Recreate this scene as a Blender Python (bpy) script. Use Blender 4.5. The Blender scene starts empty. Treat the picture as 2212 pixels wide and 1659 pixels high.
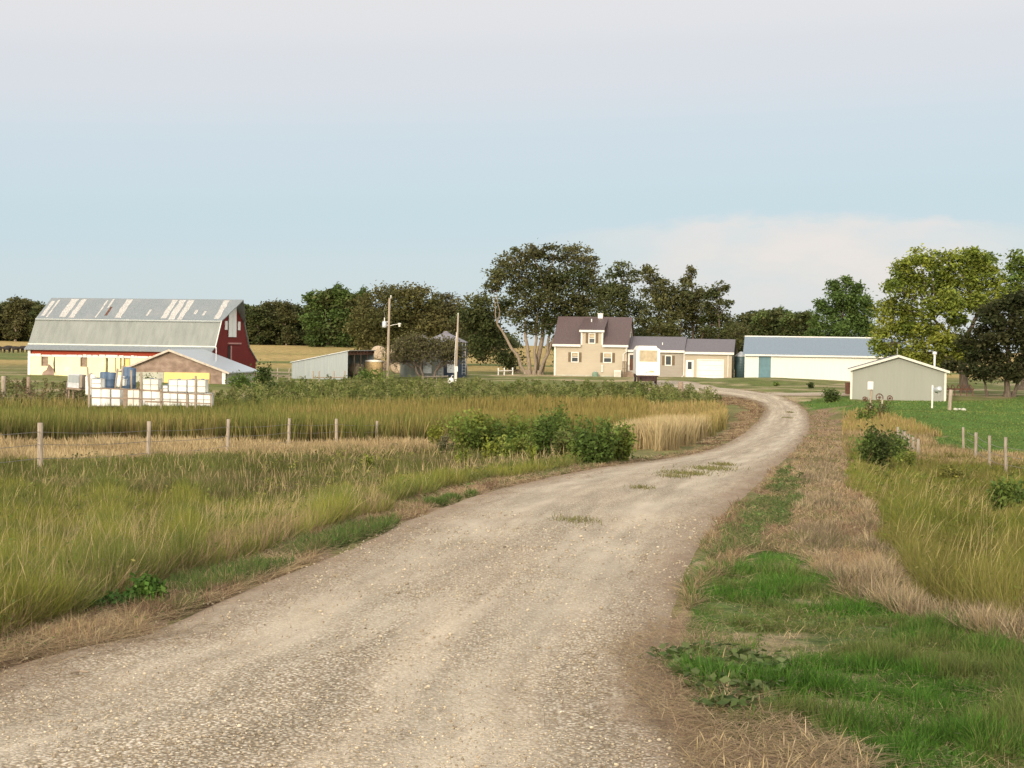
import bpy, math, random
import numpy as np
from mathutils import Matrix, Vector

rng = np.random.default_rng(7)
random.seed(7)
S = bpy.context.scene
COL = S.collection
R = math.radians

# ---------------------------------------------------------------- camera
F, CX, CY = 3318.0, 1106.0, 829.5          # focal length and centre of the survey pixels used for measuring
ZC = 1.7                                    # eye height over the road
PITCH, ROLL = math.atan(83.5 / F), 0.0150
cam_d = bpy.data.cameras.new("Camera")
cam_d.sensor_width = 36.0
cam_d.lens = 36.0 * F / 2212.0
cam_d.clip_start, cam_d.clip_end = 0.1, 20000
cam = bpy.data.objects.new("Camera", cam_d)
COL.objects.link(cam)
CM = Matrix.Rotation(R(90) - PITCH, 4, 'X') @ Matrix.Rotation(ROLL, 4, 'Z')
cam.matrix_world = Matrix.Translation((0, 0, ZC)) @ CM
S.camera = cam
CR = np.array(CM.to_3x3())

# ---------------------------------------------------------------- sky, sun, exposure
SUN_EL, SUN_AZ = R(20.0), R(22.0)           # low evening sun behind the camera, a little to its left
world = bpy.data.worlds.new("World")
S.world = world
world.use_nodes = True
wt = world.node_tree
wt.nodes.clear()
def wn(t, **k):
    n = wt.nodes.new(t)
    for a, b in k.items(): setattr(n, a, b)
    return n
def wmath(op, a, b=None, c=None, clamp=False):
    n = wn('ShaderNodeMath', operation=op, use_clamp=clamp)
    for i, v in enumerate((a, b, c)):
        if v is None: continue
        if isinstance(v, (int, float)): n.inputs[i].default_value = v
        else: wt.links.new(v, n.inputs[i])
    return n.outputs[0]
sky = wn('ShaderNodeTexSky', sky_type='NISHITA', sun_disc=False, sun_elevation=SUN_EL,
         sun_rotation=math.pi + SUN_AZ, air_density=1.2, dust_density=2.0, ozone_density=1.5)
bg_n = wn('ShaderNodeBackground'); bg_n.inputs[1].default_value = 0.06
wt.links.new(sky.outputs[0], bg_n.inputs[0])
tc = wn('ShaderNodeTexCoord')
sep = wn('ShaderNodeSeparateXYZ'); wt.links.new(tc.outputs['Generated'], sep.inputs[0])
# dusk bands of the eastern sky: pale horizon, blue belt, pink above, grey-blue overhead
side = wmath('MULTIPLY', sep.outputs[0], 0.035)                 # bands tilt slightly towards the south
elev = wmath('SUBTRACT', sep.outputs[2], side)
ramp = wn('ShaderNodeValToRGB'); wt.links.new(wmath('MULTIPLY', elev, 2.0, clamp=True), ramp.inputs[0])
ramp.color_ramp.interpolation = 'EASE'
els = ramp.color_ramp.elements
def srgb(r, g, b):
    return tuple(((v / 255 + .055) / 1.055) ** 2.4 if v > 10 else v / 255 / 12.92 for v in (r, g, b)) + (1,)
stops = [(0.0, srgb(207, 215, 215)), (0.075, srgb(201, 215, 219)), (0.17, srgb(194, 213, 222)), (0.25, srgb(200, 214, 223)),
         (0.34, srgb(212, 216, 222)), (0.44, srgb(222, 221, 223)), (0.62, srgb(226, 224, 226)), (1.0, srgb(228, 228, 232))]
els[0].position, els[0].color = stops[0]
els[1].position, els[1].color = stops[-1]
for p, c in stops[1:-1]:
    e = els.new(p); e.color = c
# a soft far cloud bank low in the sky
az = wmath('DIVIDE', sep.outputs[0], wmath('MAXIMUM', sep.outputs[1], 0.05))
def sstep(v, a, b):
    n = wn('ShaderNodeMapRange', interpolation_type='SMOOTHSTEP')
    wt.links.new(v, n.inputs[0])
    n.inputs[1].default_value, n.inputs[2].default_value = a, b
    return n.outputs[0]
cn = wn('ShaderNodeTexNoise', noise_dimensions='3D'); cn.inputs['Scale'].default_value = 1.0
mp = wn('ShaderNodeMapping'); mp.inputs['Scale'].default_value = (16, 16, 42)
wt.links.new(tc.outputs['Generated'], mp.inputs[0]); wt.links.new(mp.outputs[0], cn.inputs['Vector'])
cn.inputs['Detail'].default_value = 5; cn.inputs['Roughness'].default_value = 0.55
arch = wmath('MULTIPLY', wmath('POWER', wmath('SUBTRACT', az, 0.22), 2.0), 0.35)
top = wmath('SUBTRACT', wmath('ADD', 0.089, wmath('MULTIPLY', wmath('SUBTRACT', cn.outputs[0], 0.5), 0.03)), arch)
above = wmath('SUBTRACT', top, sep.outputs[2])
m1 = sstep(above, 0.0, 0.010)
m2 = wmath('MULTIPLY', sstep(az, -0.02, 0.17), wmath('SUBTRACT', 1.0, sstep(az, 0.28, 0.37)))
fade = sstep(sep.outputs[2], 0.012, 0.05)
cl2 = sstep(cn.outputs[0], 0.3, 0.72)
cm_ = wmath('MULTIPLY', wmath('MULTIPLY', m1, m2), wmath('MULTIPLY_ADD', cl2, 0.5, 0.46))
cm_ = wmath('MULTIPLY', cm_, wmath('MULTIPLY_ADD', fade, 0.7, 0.3))
cmix = wn('ShaderNodeMixRGB'); wt.links.new(cm_, cmix.inputs[0]); wt.links.new(ramp.outputs[0], cmix.inputs[1])
cmix.inputs[2].default_value = srgb(229, 222, 218)
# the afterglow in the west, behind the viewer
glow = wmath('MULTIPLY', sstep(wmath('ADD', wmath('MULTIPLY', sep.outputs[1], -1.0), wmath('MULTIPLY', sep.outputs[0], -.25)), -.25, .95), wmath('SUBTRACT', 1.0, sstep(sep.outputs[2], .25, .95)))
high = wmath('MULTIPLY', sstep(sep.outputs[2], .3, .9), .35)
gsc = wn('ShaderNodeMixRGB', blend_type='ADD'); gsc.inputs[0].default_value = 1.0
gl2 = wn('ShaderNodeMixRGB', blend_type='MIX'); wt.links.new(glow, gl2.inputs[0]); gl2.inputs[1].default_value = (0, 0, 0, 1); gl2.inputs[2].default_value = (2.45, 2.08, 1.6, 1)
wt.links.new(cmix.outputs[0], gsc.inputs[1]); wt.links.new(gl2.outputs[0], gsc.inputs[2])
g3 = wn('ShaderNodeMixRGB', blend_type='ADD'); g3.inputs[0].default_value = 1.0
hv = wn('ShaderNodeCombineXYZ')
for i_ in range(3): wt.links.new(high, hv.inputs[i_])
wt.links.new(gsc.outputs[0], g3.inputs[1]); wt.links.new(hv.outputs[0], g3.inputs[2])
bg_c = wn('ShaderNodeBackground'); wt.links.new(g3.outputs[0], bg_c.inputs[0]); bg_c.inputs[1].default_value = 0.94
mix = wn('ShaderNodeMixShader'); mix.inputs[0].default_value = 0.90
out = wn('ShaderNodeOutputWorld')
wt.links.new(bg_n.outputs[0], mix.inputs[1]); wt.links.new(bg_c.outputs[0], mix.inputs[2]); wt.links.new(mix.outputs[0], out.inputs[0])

sun_d = bpy.data.lights.new("Sun", 'SUN')
sun_d.energy, sun_d.angle, sun_d.color = 2.1, R(10.0), (1.0, 0.86, 0.68)
sun = bpy.data.objects.new("Sun", sun_d); COL.objects.link(sun)
to_sun = Vector((-math.sin(SUN_AZ) * math.cos(SUN_EL), -math.cos(SUN_AZ) * math.cos(SUN_EL), math.sin(SUN_EL)))
sun.rotation_euler = to_sun.to_track_quat('Z', 'Y').to_euler()
sun.location = to_sun * 40

S.view_settings.view_transform = 'Standard'
S.view_settings.look = 'None'
S.view_settings.exposure = 0.28
S.view_settings.gamma = 1.0
S.view_settings.use_curve_mapping = False
S.cycles.max_bounces = 5
S.cycles.diffuse_bounces = 3
S.cycles.glossy_bounces = 2
S.cycles.transmission_bounces = 3
S.cycles.transparent_max_bounces = 4
S.cycles.use_adaptive_sampling = True

# ---------------------------------------------------------------- noise, terrain, measuring helpers
def hash2(ix, iy, seed):
    h = (ix.astype(np.int64) * 374761393 + iy.astype(np.int64) * 668265263 + seed * 1274126177) & 0xffffffff
    h = ((h ^ (h >> 13)) * 1274126177) & 0xffffffff
    return ((h ^ (h >> 16)) & 0xffff) / 65535.0
def vnoise(x, y, scale, seed=0):
    x = np.asarray(x, float) / scale; y = np.asarray(y, float) / scale
    ix, iy = np.floor(x), np.floor(y)
    fx, fy = x - ix, y - iy
    fx = fx * fx * (3 - 2 * fx); fy = fy * fy * (3 - 2 * fy)
    a, b = hash2(ix, iy, seed), hash2(ix + 1, iy, seed)
    c, d = hash2(ix, iy + 1, seed), hash2(ix + 1, iy + 1, seed)
    return (a * (1 - fx) + b * fx) * (1 - fy) + (c * (1 - fx) + d * fx) * fy
def fnoise(x, y, scale, seed=0):
    return (vnoise(x, y, scale, seed) * .55 + vnoise(x, y, scale * .47, seed + 11) * .3 + vnoise(x, y, scale * .21, seed + 23) * .15)
def smooth(v, a, b):
    t = np.clip((np.asarray(v, float) - a) / (b - a), 0, 1)
    return t * t * (3 - 2 * t)

PROF = np.array([(-400, 0), (6, 0), (10, -.12), (20, -.55), (38, -1.2), (60, -2.0), (80, -2.6), (95, -2.75), (110, -2.45), (130, -2.0),
                 (150, -1.9), (176, -1.75), (205, -1.75), (250, -1.8), (330, -1.25), (400, .5), (430, .9), (600, 1.3), (5000, 1.3)])
ROADX = np.array([(-30, -3), (6, -.8), (38, 4.6), (55, 8.1), (73, 13), (95, 17.4), (110, 18), (130, 12), (150, 10)])
LEFT = np.array([(4, 0), (10, -.22), (20, -.5), (39, -.5), (60, -.5), (75, -.85), (95, -.75), (110, -.3), (130, 0)])
RIGHT = np.array([(4, 0), (10, -.1), (22, -.35), (45, -.75), (58, -.8), (70, -.35), (85, .3), (95, .6), (110, .5), (125, .15), (150, 0)])
def terrain(x, y):
    x = np.asarray(x, float); y = np.asarray(y, float)
    z = np.interp(y, PROF[:, 0], PROF[:, 1])
    # soften the corners of the profile
    z = (z + np.interp(y - 4, PROF[:, 0], PROF[:, 1]) + np.interp(y + 4, PROF[:, 0], PROF[:, 1])) / 3
    s = x - np.interp(y, ROADX[:, 0], ROADX[:, 1])
    z = z + np.interp(y, LEFT[:, 0], LEFT[:, 1]) * smooth(-s, 2.0, 7.0)
    z = z + np.interp(y, RIGHT[:, 0], RIGHT[:, 1]) * smooth(s, 2.2, 7.0)
    off = smooth(np.abs(s), 2.0, 5.0) * smooth(y, 6, 20)
    z = z + (vnoise(x, y, 5.0, 3) - .5) * .22 * off + (vnoise(x, y, 31.0, 5) - .5) * .35 * smooth(y, 150, 260)
    # grassy bank in front of the long white shed
    z = z + .45 * np.exp(-(((x - 27) / 7) ** 2 + ((y - 165) / 9) ** 2))
    return z
def tz(x, y): return float(terrain(x, y))

def ray(px, py):
    d = CR @ np.array([px - CX, CY - py, -F]); return d / d[1]
def P(px, py, d):
    """point at depth d (metres) seen in survey pixel px,py"""
    v = ray(px, py) * d
    return Vector((v[0], v[1], v[2] + ZC))
def G(px, py):
    """where the sight line of a survey pixel meets the ground"""
    v = ray(px, py)
    ds = np.concatenate([np.linspace(2, 200, 1981), np.linspace(200.5, 700, 1000)])
    g = v[2] * ds + ZC - terrain(v[0] * ds, ds)
    k = np.argmax(g < 0)
    if not (g < 0).any(): return (v[0] * 700, 700.0)
    if k == 0: d = ds[0]
    else: d = ds[k - 1] + (ds[k] - ds[k - 1]) * g[k - 1] / (g[k - 1] - g[k])
    return (v[0] * d, d)
def ZP(*pts): return np.array([G(a, b) for a, b in pts])
def at(px, d, dz=0.0):
    """ground point at depth d in the direction of pixel column px"""
    v = ray(px, 760); x = v[0] * d
    return Vector((x, d, tz(x, d) + dz))

# ---------------------------------------------------------------- objects
def tag(o, label=None, cat=None, group=None, kind=None):
    if label: o['label'] = label
    if cat: o['category'] = cat
    if group: o['group'] = group
    if kind: o['kind'] = kind
    return o
def thing(name, label, cat, loc=(0, 0, 0), rz=0.0, group=None):
    o = bpy.data.objects.new(name, None); COL.objects.link(o)
    o.empty_display_size = .3
    o.location = loc; o.rotation_euler = (0, 0, rz)
    return tag(o, label, cat, group)
def np_mesh(name, V, loops, totals, mat, parent=None, color=None, smooth_=False):
    me = bpy.data.meshes.new(name)
    V = np.ascontiguousarray(V, dtype=np.float32)
    me.vertices.add(len(V)); me.vertices.foreach_set('co', V.ravel())
    loops = np.ascontiguousarray(loops, dtype=np.int32).ravel(); totals = np.ascontiguousarray(totals, dtype=np.int32)
    me.loops.add(len(loops)); me.loops.foreach_set('vertex_index', loops)
    me.polygons.add(len(totals))
    me.polygons.foreach_set('loop_start', np.concatenate([[0], np.cumsum(totals)[:-1]]).astype(np.int32))
    if smooth_: me.polygons.foreach_set('use_smooth', np.ones(len(totals), dtype=bool))
    me.update(calc_edges=True)
    if color is not None:
        at_ = me.color_attributes.new('tint', 'FLOAT_COLOR', 'POINT')
        c = np.ones((len(V), 4), dtype=np.float32); c[:, :3] = color
        at_.data.foreach_set('color', c.ravel())
    me.materials.append(mat)
    o = bpy.data.objects.new(name, me); COL.objects.link(o)
    if parent is not None: o.parent = parent
    return o
def copy_tree(o, parent=None):
    c = o.copy(); COL.objects.link(c)
    if parent is not None: c.parent = parent
    for ch in list(o.children): copy_tree(ch, c)
    return c

class MB:
    def __init__(s): s.v, s.f = [], []
    def add(s, vs, fs):
        b = len(s.v); s.v += [tuple(v) for v in vs]; s.f += [tuple(i + b for i in f) for f in fs]; return s
    def box(s, x0, x1, y0, y1, z0, z1):
        return s.add([(x0, y0, z0), (x1, y0, z0), (x1, y1, z0), (x0, y1, z0), (x0, y0, z1), (x1, y0, z1), (x1, y1, z1), (x0, y1, z1)],
                     [(0, 3, 2, 1), (4, 5, 6, 7), (0, 1, 5, 4), (1, 2, 6, 5), (2, 3, 7, 6), (3, 0, 4, 7)])
    def prism(s, poly, a, b, axis='x'):
        n = len(poly)
        if axis == 'x': mk = lambda t, p: (t, p[0], p[1])
        elif axis == 'y': mk = lambda t, p: (p[0], t, p[1])
        else: mk = lambda t, p: (p[0], p[1], t)
        vs = [mk(a, p) for p in poly] + [mk(b, p) for p in poly]
        return s.add(vs, [tuple(range(n))[::-1], tuple(range(n, 2 * n))] + [(i, (i + 1) % n, n + (i + 1) % n, n + i) for i in range(n)])
    def wall(s, x0, x1, z0, z1, y0, y1, holes=()):
        xs = sorted({x0, x1} | {h[0] for h in holes} | {h[1] for h in holes}); zs = sorted({z0, z1} | {h[2] for h in holes} | {h[3] for h in holes})
        xs = [v for v in xs if x0 <= v <= x1]; zs = [v for v in zs if z0 <= v <= z1]
        for a, b in zip(xs, xs[1:]):
            run = None
            for c, d in zip(zs, zs[1:]):
                m = ((a + b) / 2, (c + d) / 2)
                if any(h[0] < m[0] < h[1] and h[2] < m[1] < h[3] for h in holes):
                    if run: s.box(a, b, y0, y1, *run); run = None
                else: run = (run[0], d) if run else (c, d)
            if run: s.box(a, b, y0, y1, *run)
        return s
    def tube(s, pts, rad, n=7, cap=True):
        pts = [Vector(p) for p in pts]
        if isinstance(rad, (int, float)): rad = [rad] * len(pts)
        base = len(s.v); u = None
        for i, p in enumerate(pts):
            t = (pts[min(i + 1, len(pts) - 1)] - pts[max(i - 1, 0)]).normalized()
            if u is None: u = t.orthogonal().normalized()
            u = (u - t * u.dot(t)).normalized(); w = t.cross(u)
            for k in range(n):
                a = 2 * math.pi * k / n
                s.v.append(tuple(p + (u * math.cos(a) + w * math.sin(a)) * rad[i]))
        for i in range(len(pts) - 1):
            for k in range(n):
                a, b = base + i * n + k, base + i * n + (k + 1) % n
                s.f.append((a, b, b + n, a + n))
        if cap:
            s.f.append(tuple(base + k for k in range(n))[::-1]); e = base + (len(pts) - 1) * n
            s.f.append(tuple(e + k for k in range(n)))
        return s
    def lathe(s, prof, n=20, c=(0, 0, 0)):
        base = len(s.v)
        for r, z in prof:
            for k in range(n):
                a = 2 * math.pi * k / n
                s.v.append((c[0] + r * math.cos(a), c[1] + r * math.sin(a), c[2] + z))
        for i in range(len(prof) - 1):
            for k in range(n):
                a, b = base + i * n + k, base + i * n + (k + 1) % n
                s.f.append((a, b, b + n, a + n))
        s.f.append(tuple(base + k for k in range(n))[::-1]); e = base + (len(prof) - 1) * n
        s.f.append(tuple(e + k for k in range(n)))
        return s
    def turn(s, M):
        s.v = [tuple(M @ Vector(v)) for v in s.v]; return s
    def build(s, name, mat, parent=None, smooth_=False, bevel=0.0):
        me = bpy.data.meshes.new(name); me.from_pydata(s.v, [], s.f); me.update()
        if smooth_: me.polygons.foreach_set('use_smooth', [True] * len(me.polygons))
        me.materials.append(mat)
        o = bpy.data.objects.new(name, me); COL.objects.link(o)
        if parent is not None: o.parent = parent
        if bevel:
            m = o.modifiers.new('Bevel', 'BEVEL'); m.width = bevel; m.segments = 2; m.limit_method = 'ANGLE'
        return o

# ---------------------------------------------------------------- materials
def new_mat(name):
    m = bpy.data.materials.new(name); m.use_nodes = True
    t = m.node_tree; t.nodes.clear()
    o = t.nodes.new('ShaderNodeOutputMaterial')
    return m, t, o
def lk(t, a, b): t.links.new(a, b)
def nd(t, typ, **k):
    n = t.nodes.new(typ)
    for a, b in k.items(): setattr(n, a, b)
    return n
def noise(t, scale, detail=4, stretch=None, coord='Object', rough=.55):
    tc = nd(t, 'ShaderNodeTexCoord'); n = nd(t, 'ShaderNodeTexNoise')
    n.inputs['Scale'].default_value = scale; n.inputs['Detail'].default_value = detail; n.inputs['Roughness'].default_value = rough
    if stretch:
        mp = nd(t, 'ShaderNodeMapping'); mp.inputs['Scale'].default_value = stretch
        lk(t, tc.outputs[coord], mp.inputs[0]); lk(t, mp.outputs[0], n.inputs['Vector'])
    else: lk(t, tc.outputs[coord], n.inputs['Vector'])
    return n.outputs[0]
def rampc(t, fac, stops):
    r = nd(t, 'ShaderNodeValToRGB'); lk(t, fac, r.inputs[0]); e = r.color_ramp.elements
    e[0].position, e[0].color = stops[0][0], tuple(stops[0][1]) + (1,)
    e[1].position, e[1].color = stops[-1][0], tuple(stops[-1][1]) + (1,)
    for p, c in stops[1:-1]:
        q = e.new(p); q.color = tuple(c) + (1,)
    return r.outputs[0]
def mixc(t, fac, a, b, mode='MIX'):
    n = nd(t, 'ShaderNodeMixRGB', blend_type=mode)
    for i, v in enumerate((fac, a, b)):
        if isinstance(v, (int, float)): n.inputs[i].default_value = v
        elif isinstance(v, tuple): n.inputs[i].default_value = v + (1,) if len(v) == 3 else v
        else: lk(t, v, n.inputs[i])
    return n.outputs[0]
def math_(t, op, a, b=None):
    n = nd(t, 'ShaderNodeMath', operation=op)
    for i, v in enumerate((a, b)):
        if v is None: continue
        if isinstance(v, (int, float)): n.inputs[i].default_value = v
        else: lk(t, v, n.inputs[i])
    return n.outputs[0]
def bsdf(t, o, color, rough=.8, metal=0.0, spec=.3, bump=None, bstr=.4, bdist=.02):
    b = nd(t, 'ShaderNodeBsdfPrincipled')
    if isinstance(color, tuple): b.inputs['Base Color'].default_value = color + (1,)
    else: lk(t, color, b.inputs['Base Color'])
    b.inputs['Roughness'].default_value = rough; b.inputs['Metallic'].default_value = metal
    b.inputs['Specular IOR Level'].default_value = spec
    if bump is not None:
        bn = nd(t, 'ShaderNodeBump'); bn.inputs['Strength'].default_value = bstr; bn.inputs['Distance'].default_value = bdist
        lk(t, bump, bn.inputs['Height']); lk(t, bn.outputs[0], b.inputs['Normal'])
    lk(t, b.outputs[0], o.inputs[0]); return b
def m_plain(name, c, var=.12, scale=3.0, rough=.75, stretch=None, metal=0.0, spec=.3, bump=.2, c2=None):
    m, t, o = new_mat(name)
    n = noise(t, scale, 5, stretch)
    lo = tuple(v * (1 - var) for v in c); hi = tuple(min(1, v * (1 + var)) for v in c)
    if c2: lo = c2
    col = rampc(t, n, [(.3, lo), (.68, hi)])
    bsdf(t, o, col, rough, metal, spec, n, bump); return m
def wave_h(t, axis, period, sharp=False):
    tc = nd(t, 'ShaderNodeTexCoord'); w = nd(t, 'ShaderNodeTexWave', wave_type='BANDS', bands_direction=axis, wave_profile='SAW' if sharp else 'SIN')
    w.inputs['Scale'].default_value = 2 * math.pi / 20 / period if not sharp else 2 * math.pi / 20 / period
    lk(t, tc.outputs['Object'], w.inputs['Vector']); return w.outputs['Fac']
def m_ribbed(name, c, c2, axis='X', period=.25, rough=.45, metal=.0, stain=(.5, .5, .5), stain_amt=.0, streak=(6, 6, .4), bstr=.5):
    """sheet metal with pressed ribs, rain streaks and stains"""
    m, t, o = new_mat(name)
    w = wave_h(t, axis, period)
    n = noise(t, 1.0, 5, streak)
    col = rampc(t, n, [(.3, c2), (.7, c)])
    if stain_amt:
        n2 = noise(t, .7, 6)
        f = math_(t, 'MULTIPLY', rampc(t, n2, [(.5, (0, 0, 0)), (.72, (1, 1, 1))]), stain_amt)
        col = mixc(t, f, col, stain)
    bsdf(t, o, col, rough, metal, .4, w, bstr, .02); return m
def m_siding(name, c, c2, period=.16):
    m, t, o = new_mat(name)
    w = wave_h(t, 'Z', period, True)
    n = noise(t, 1.2, 4, (.6, .6, 5))
    n2 = noise(t, .5, 3)
    col = mixc(t, .5, rampc(t, n, [(.3, c2), (.7, c)]), rampc(t, n2, [(.35, c2), (.65, c)]))
    bsdf(t, o, col, .6, 0, .35, w, .6, .02); return m
def m_wood(name, c, c2, stretch=(9, 9, .6)):
    m, t, o = new_mat(name)
    n = noise(t, 2.0, 6, stretch)
    bsdf(t, o, rampc(t, n, [(.3, c2), (.7, c)]), .85, 0, .2, n, .5, .01); return m
def m_glass(name, c=(.05, .06, .065), rough=.06):
    m, t, o = new_mat(name); bsdf(t, o, c, rough, 0, .6); return m
def m_tint(name, trans=.25, rough=.7, spec=.12):
    """plants: each blade or leaf carries its own colour"""
    m, t, o = new_mat(name)
    a = nd(t, 'ShaderNodeVertexColor', layer_name='tint')
    b = nd(t, 'ShaderNodeBsdfPrincipled'); lk(t, a.outputs[0], b.inputs['Base Color'])
    b.inputs['Roughness'].default_value = rough; b.inputs['Specular IOR Level'].default_value = spec
    tr = nd(t, 'ShaderNodeBsdfTranslucent'); lk(t, a.outputs[0], tr.inputs[0])
    mx = nd(t, 'ShaderNodeMixShader'); mx.inputs[0].default_value = trans
    lk(t, b.outputs[0], mx.inputs[1]); lk(t, tr.outputs[0], mx.inputs[2]); lk(t, mx.outputs[0], o.inputs[0]); return m

M = {}
M['blade'] = m_tint('grass_blades', .22)
M['leaf'] = m_tint('leaves', .3)
M['bark'] = m_wood('bark', (.17, .135, .10), (.07, .055, .042), (6, 6, 1))
M['bark_pale'] = m_wood('bark_pale', (.36, .29, .215), (.17, .135, .10), (6, 6, 1))
M['deadwood'] = m_wood('dead_wood', (.19, .155, .125), (.095, .078, .062))
M['post'] = m_wood('post_wood', (.44, .37, .28), (.20, .165, .13), (14, 14, 1.2))
M['plank'] = m_wood('plank_wood', (.38, .29, .21), (.17, .125, .09), (1.2, 9, 9))
M['pole'] = m_wood('pole_wood', (.42, .345, .265), (.24, .195, .15))
M['wire'] = m_plain('wire', (.20, .18, .16), .2, 8, .5)
M['white'] = m_plain('white_paint', (.70, .69, .66), .05, 2)
M['trim'] = m_plain('white_trim', (.70, .68, .62), .04, 2)
M['dark'] = m_plain('dark_gap', (.03, .022, .018), .3, 3)
M['rust'] = m_plain('rust', (.13, .06, .035), .4, 4, c2=(.05, .025, .018))
M['glass'] = m_glass('window_glass')
M['steel'] = m_plain('galvanised', (.48, .50, .51), .15, 4, .4, metal=.3)

# ================================================================ the setting: driveway, ground
EDGE = [((-300, 1530), (1560, 1659)), ((0, 1440), (1475, 1560)), ((180, 1400), (1450, 1460)), ((300, 1368), (1450, 1380)), ((560, 1258), (1478, 1290)),
        ((760, 1180), (1508, 1200)), ((880, 1122), (1548, 1140)), ((1010, 1075), (1603, 1085)), ((1150, 1040), (1648, 1040)), ((1290, 1012), (1690, 1000)),
        ((1400, 998), (1716, 977)), ((1500, 981), (1738, 950)), ((1570, 956), (1749, 928)), ((1615, 927), (1750, 905)), ((1641, 902), (1743, 888)),
        ((1648, 884), (1725, 872)), ((1632, 870), (1692, 857)), ((1590, 860), (1640, 847)), ((1530, 851), (1580, 840)), ((1470, 843), (1540, 833)),
        ((1420, 836), (1500, 825)), ((1370, 831), (1430, 821))]
Lp = np.vstack([[(-16, -14), (-11, 1), (-5.5, 5.4)], ZP(*[e[0] for e in EDGE])])
Rp = np.vstack([[(2.2, -14), (1.5, 1), (1.1, 3.6)], ZP(*[e[1] for e in EDGE])])
def resample(A, sub):
    out_ = []
    n = len(A)
    for i in range(n - 1):
        p0, p1, p2, p3 = A[max(i - 1, 0)], A[i], A[i + 1], A[min(i + 2, n - 1)]
        for k in range(sub):
            t = k / sub
            out_.append(.5 * (2 * p1 + (p2 - p0) * t + (2 * p0 - 5 * p1 + 4 * p2 - p3) * t * t + (3 * p1 - p0 - 3 * p2 + p3) * t ** 3))
    out_.append(A[-1]); return np.array(out_)
Ls, Rs = resample(Lp, 12), resample(Rp, 12)
ROAD_POLY = np.vstack([Ls, Rs[::-1]])
SPUR_L, SPUR_R = resample(ZP((1655, 858), (1720, 855), (1838, 855)), 8), resample(ZP((1655, 848), (1720, 848.5), (1836, 850)), 8)
SPUR_POLY = np.vstack([SPUR_L, SPUR_R[::-1]])

def inpoly(x, y, poly):
    r = np.zeros(len(x), bool)
    xa, ya = poly[-1]
    for xb, yb in poly:
        if ya != yb:
            c = (ya > y) != (yb > y)
            if c.any():
                xi = (xb - xa) * (y[c] - ya) / (yb - ya) + xa
                r[c] ^= x[c] < xi
        xa, ya = xb, yb
    return r
def edge_dist(x, y, line):
    d = np.full(len(x), 1e9)
    for (xa, ya), (xb, yb) in zip(line[:-1], line[1:]):
        vx, vy = xb - xa, yb - ya
        t = np.clip(((x - xa) * vx + (y - ya) * vy) / (vx * vx + vy * vy + 1e-9), 0, 1)
        d = np.minimum(d, np.hypot(x - xa - t * vx, y - ya - t * vy))
    return d
def on_road(x, y, jit=.32):
    jx = x + (fnoise(x, y, .9, 41) - .5) * 2 * jit; jy = y + (fnoise(x, y, .9, 42) - .5) * 2 * jit
    return inpoly(jx, jy, ROAD_POLY) | inpoly(jx, jy, SPUR_POLY)

def strip_mesh(name, Ls, Rs, cols, lift, mat, crown=.05):
    V, UV = [], []
    n = len(Ls)
    run = 0.0
    for i in range(n):
        if i: run += float(np.hypot(*((Ls[i] + Rs[i]) / 2 - (Ls[i - 1] + Rs[i - 1]) / 2)))
        w = float(np.hypot(*(Rs[i] - Ls[i])))
        for k in range(cols):
            t = k / (cols - 1)
            p = Ls[i] * (1 - t) + Rs[i] * t
            V.append((p[0], p[1], 0)); UV.append((t, run, w))
    V = np.array(V); UV = np.array(UV)
    t = UV[:, 0]
    V[:, 2] = terrain(V[:, 0], V[:, 1]) + lift + crown * (1 - (2 * t - 1) ** 2) - .05 * ((t < .001) | (t > .999)) - .03 * (cols > 10) * (np.exp(-((t - .27) / .1) ** 2) + np.exp(-((t - .74) / .1) ** 2))
    V[:, 2] += (fnoise(V[:, 0], V[:, 1], .8, 9) - .5) * .03
    idx = np.arange(n * cols).reshape(n, cols)
    loops = np.stack([idx[:-1, :-1], idx[:-1, 1:], idx[1:, 1:], idx[1:, :-1]], -1).reshape(-1, 4)
    o = np_mesh(name, V, loops, np.full(len(loops), 4), mat, smooth_=True)
    uv = o.data.uv_layers.new(name='along')
    uv.data.foreach_set('uv', UV[loops.ravel()][:, :2].astype(np.float32).ravel())
    return o

# gravel: pale crushed stone over tan dirt, finer in the wheel tracks
gm, t_, o_ = new_mat('gravel')
tc_ = nd(t_, 'ShaderNodeTexCoord'); uvn = nd(t_, 'ShaderNodeSeparateXYZ'); lk(t_, tc_.outputs['UV'], uvn.inputs[0])
def gauss(t, v, c, w):
    d = math_(t, 'DIVIDE', math_(t, 'SUBTRACT', v, c), w)
    return math_(t, 'POWER', 2.718, math_(t, 'MULTIPLY', math_(t, 'MULTIPLY', d, d), -1.0))
wob = math_(t_, 'MULTIPLY', math_(t_, 'SUBTRACT', noise(t_, .25, 2), .5), .22)
uu = math_(t_, 'ADD', uvn.outputs[0], wob)
track = math_(t_, 'MAXIMUM', gauss(t_, uu, .27, .11), gauss(t_, uu, .74, .11))
def lengthwise(sx, sy, detail=4):
    mp = nd(t_, 'ShaderNodeMapping'); mp.inputs['Scale'].default_value = (sx, sy, 1); lk(t_, tc_.outputs['UV'], mp.inputs[0])
    n = nd(t_, 'ShaderNodeTexNoise'); n.inputs['Scale'].default_value = 1; n.inputs['Detail'].default_value = detail; lk(t_, mp.outputs[0], n.inputs['Vector'])
    return n.outputs[0]
patch = lengthwise(5, .35)
fine = math_(t_, 'MAXIMUM', math_(t_, 'MULTIPLY', track, rampc(t_, patch, [(.35, (.25,) * 3), (.6, (1,) * 3)])), rampc(t_, lengthwise(9, .22), [(.52, (0,) * 3), (.66, (.8,) * 3)]))
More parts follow.
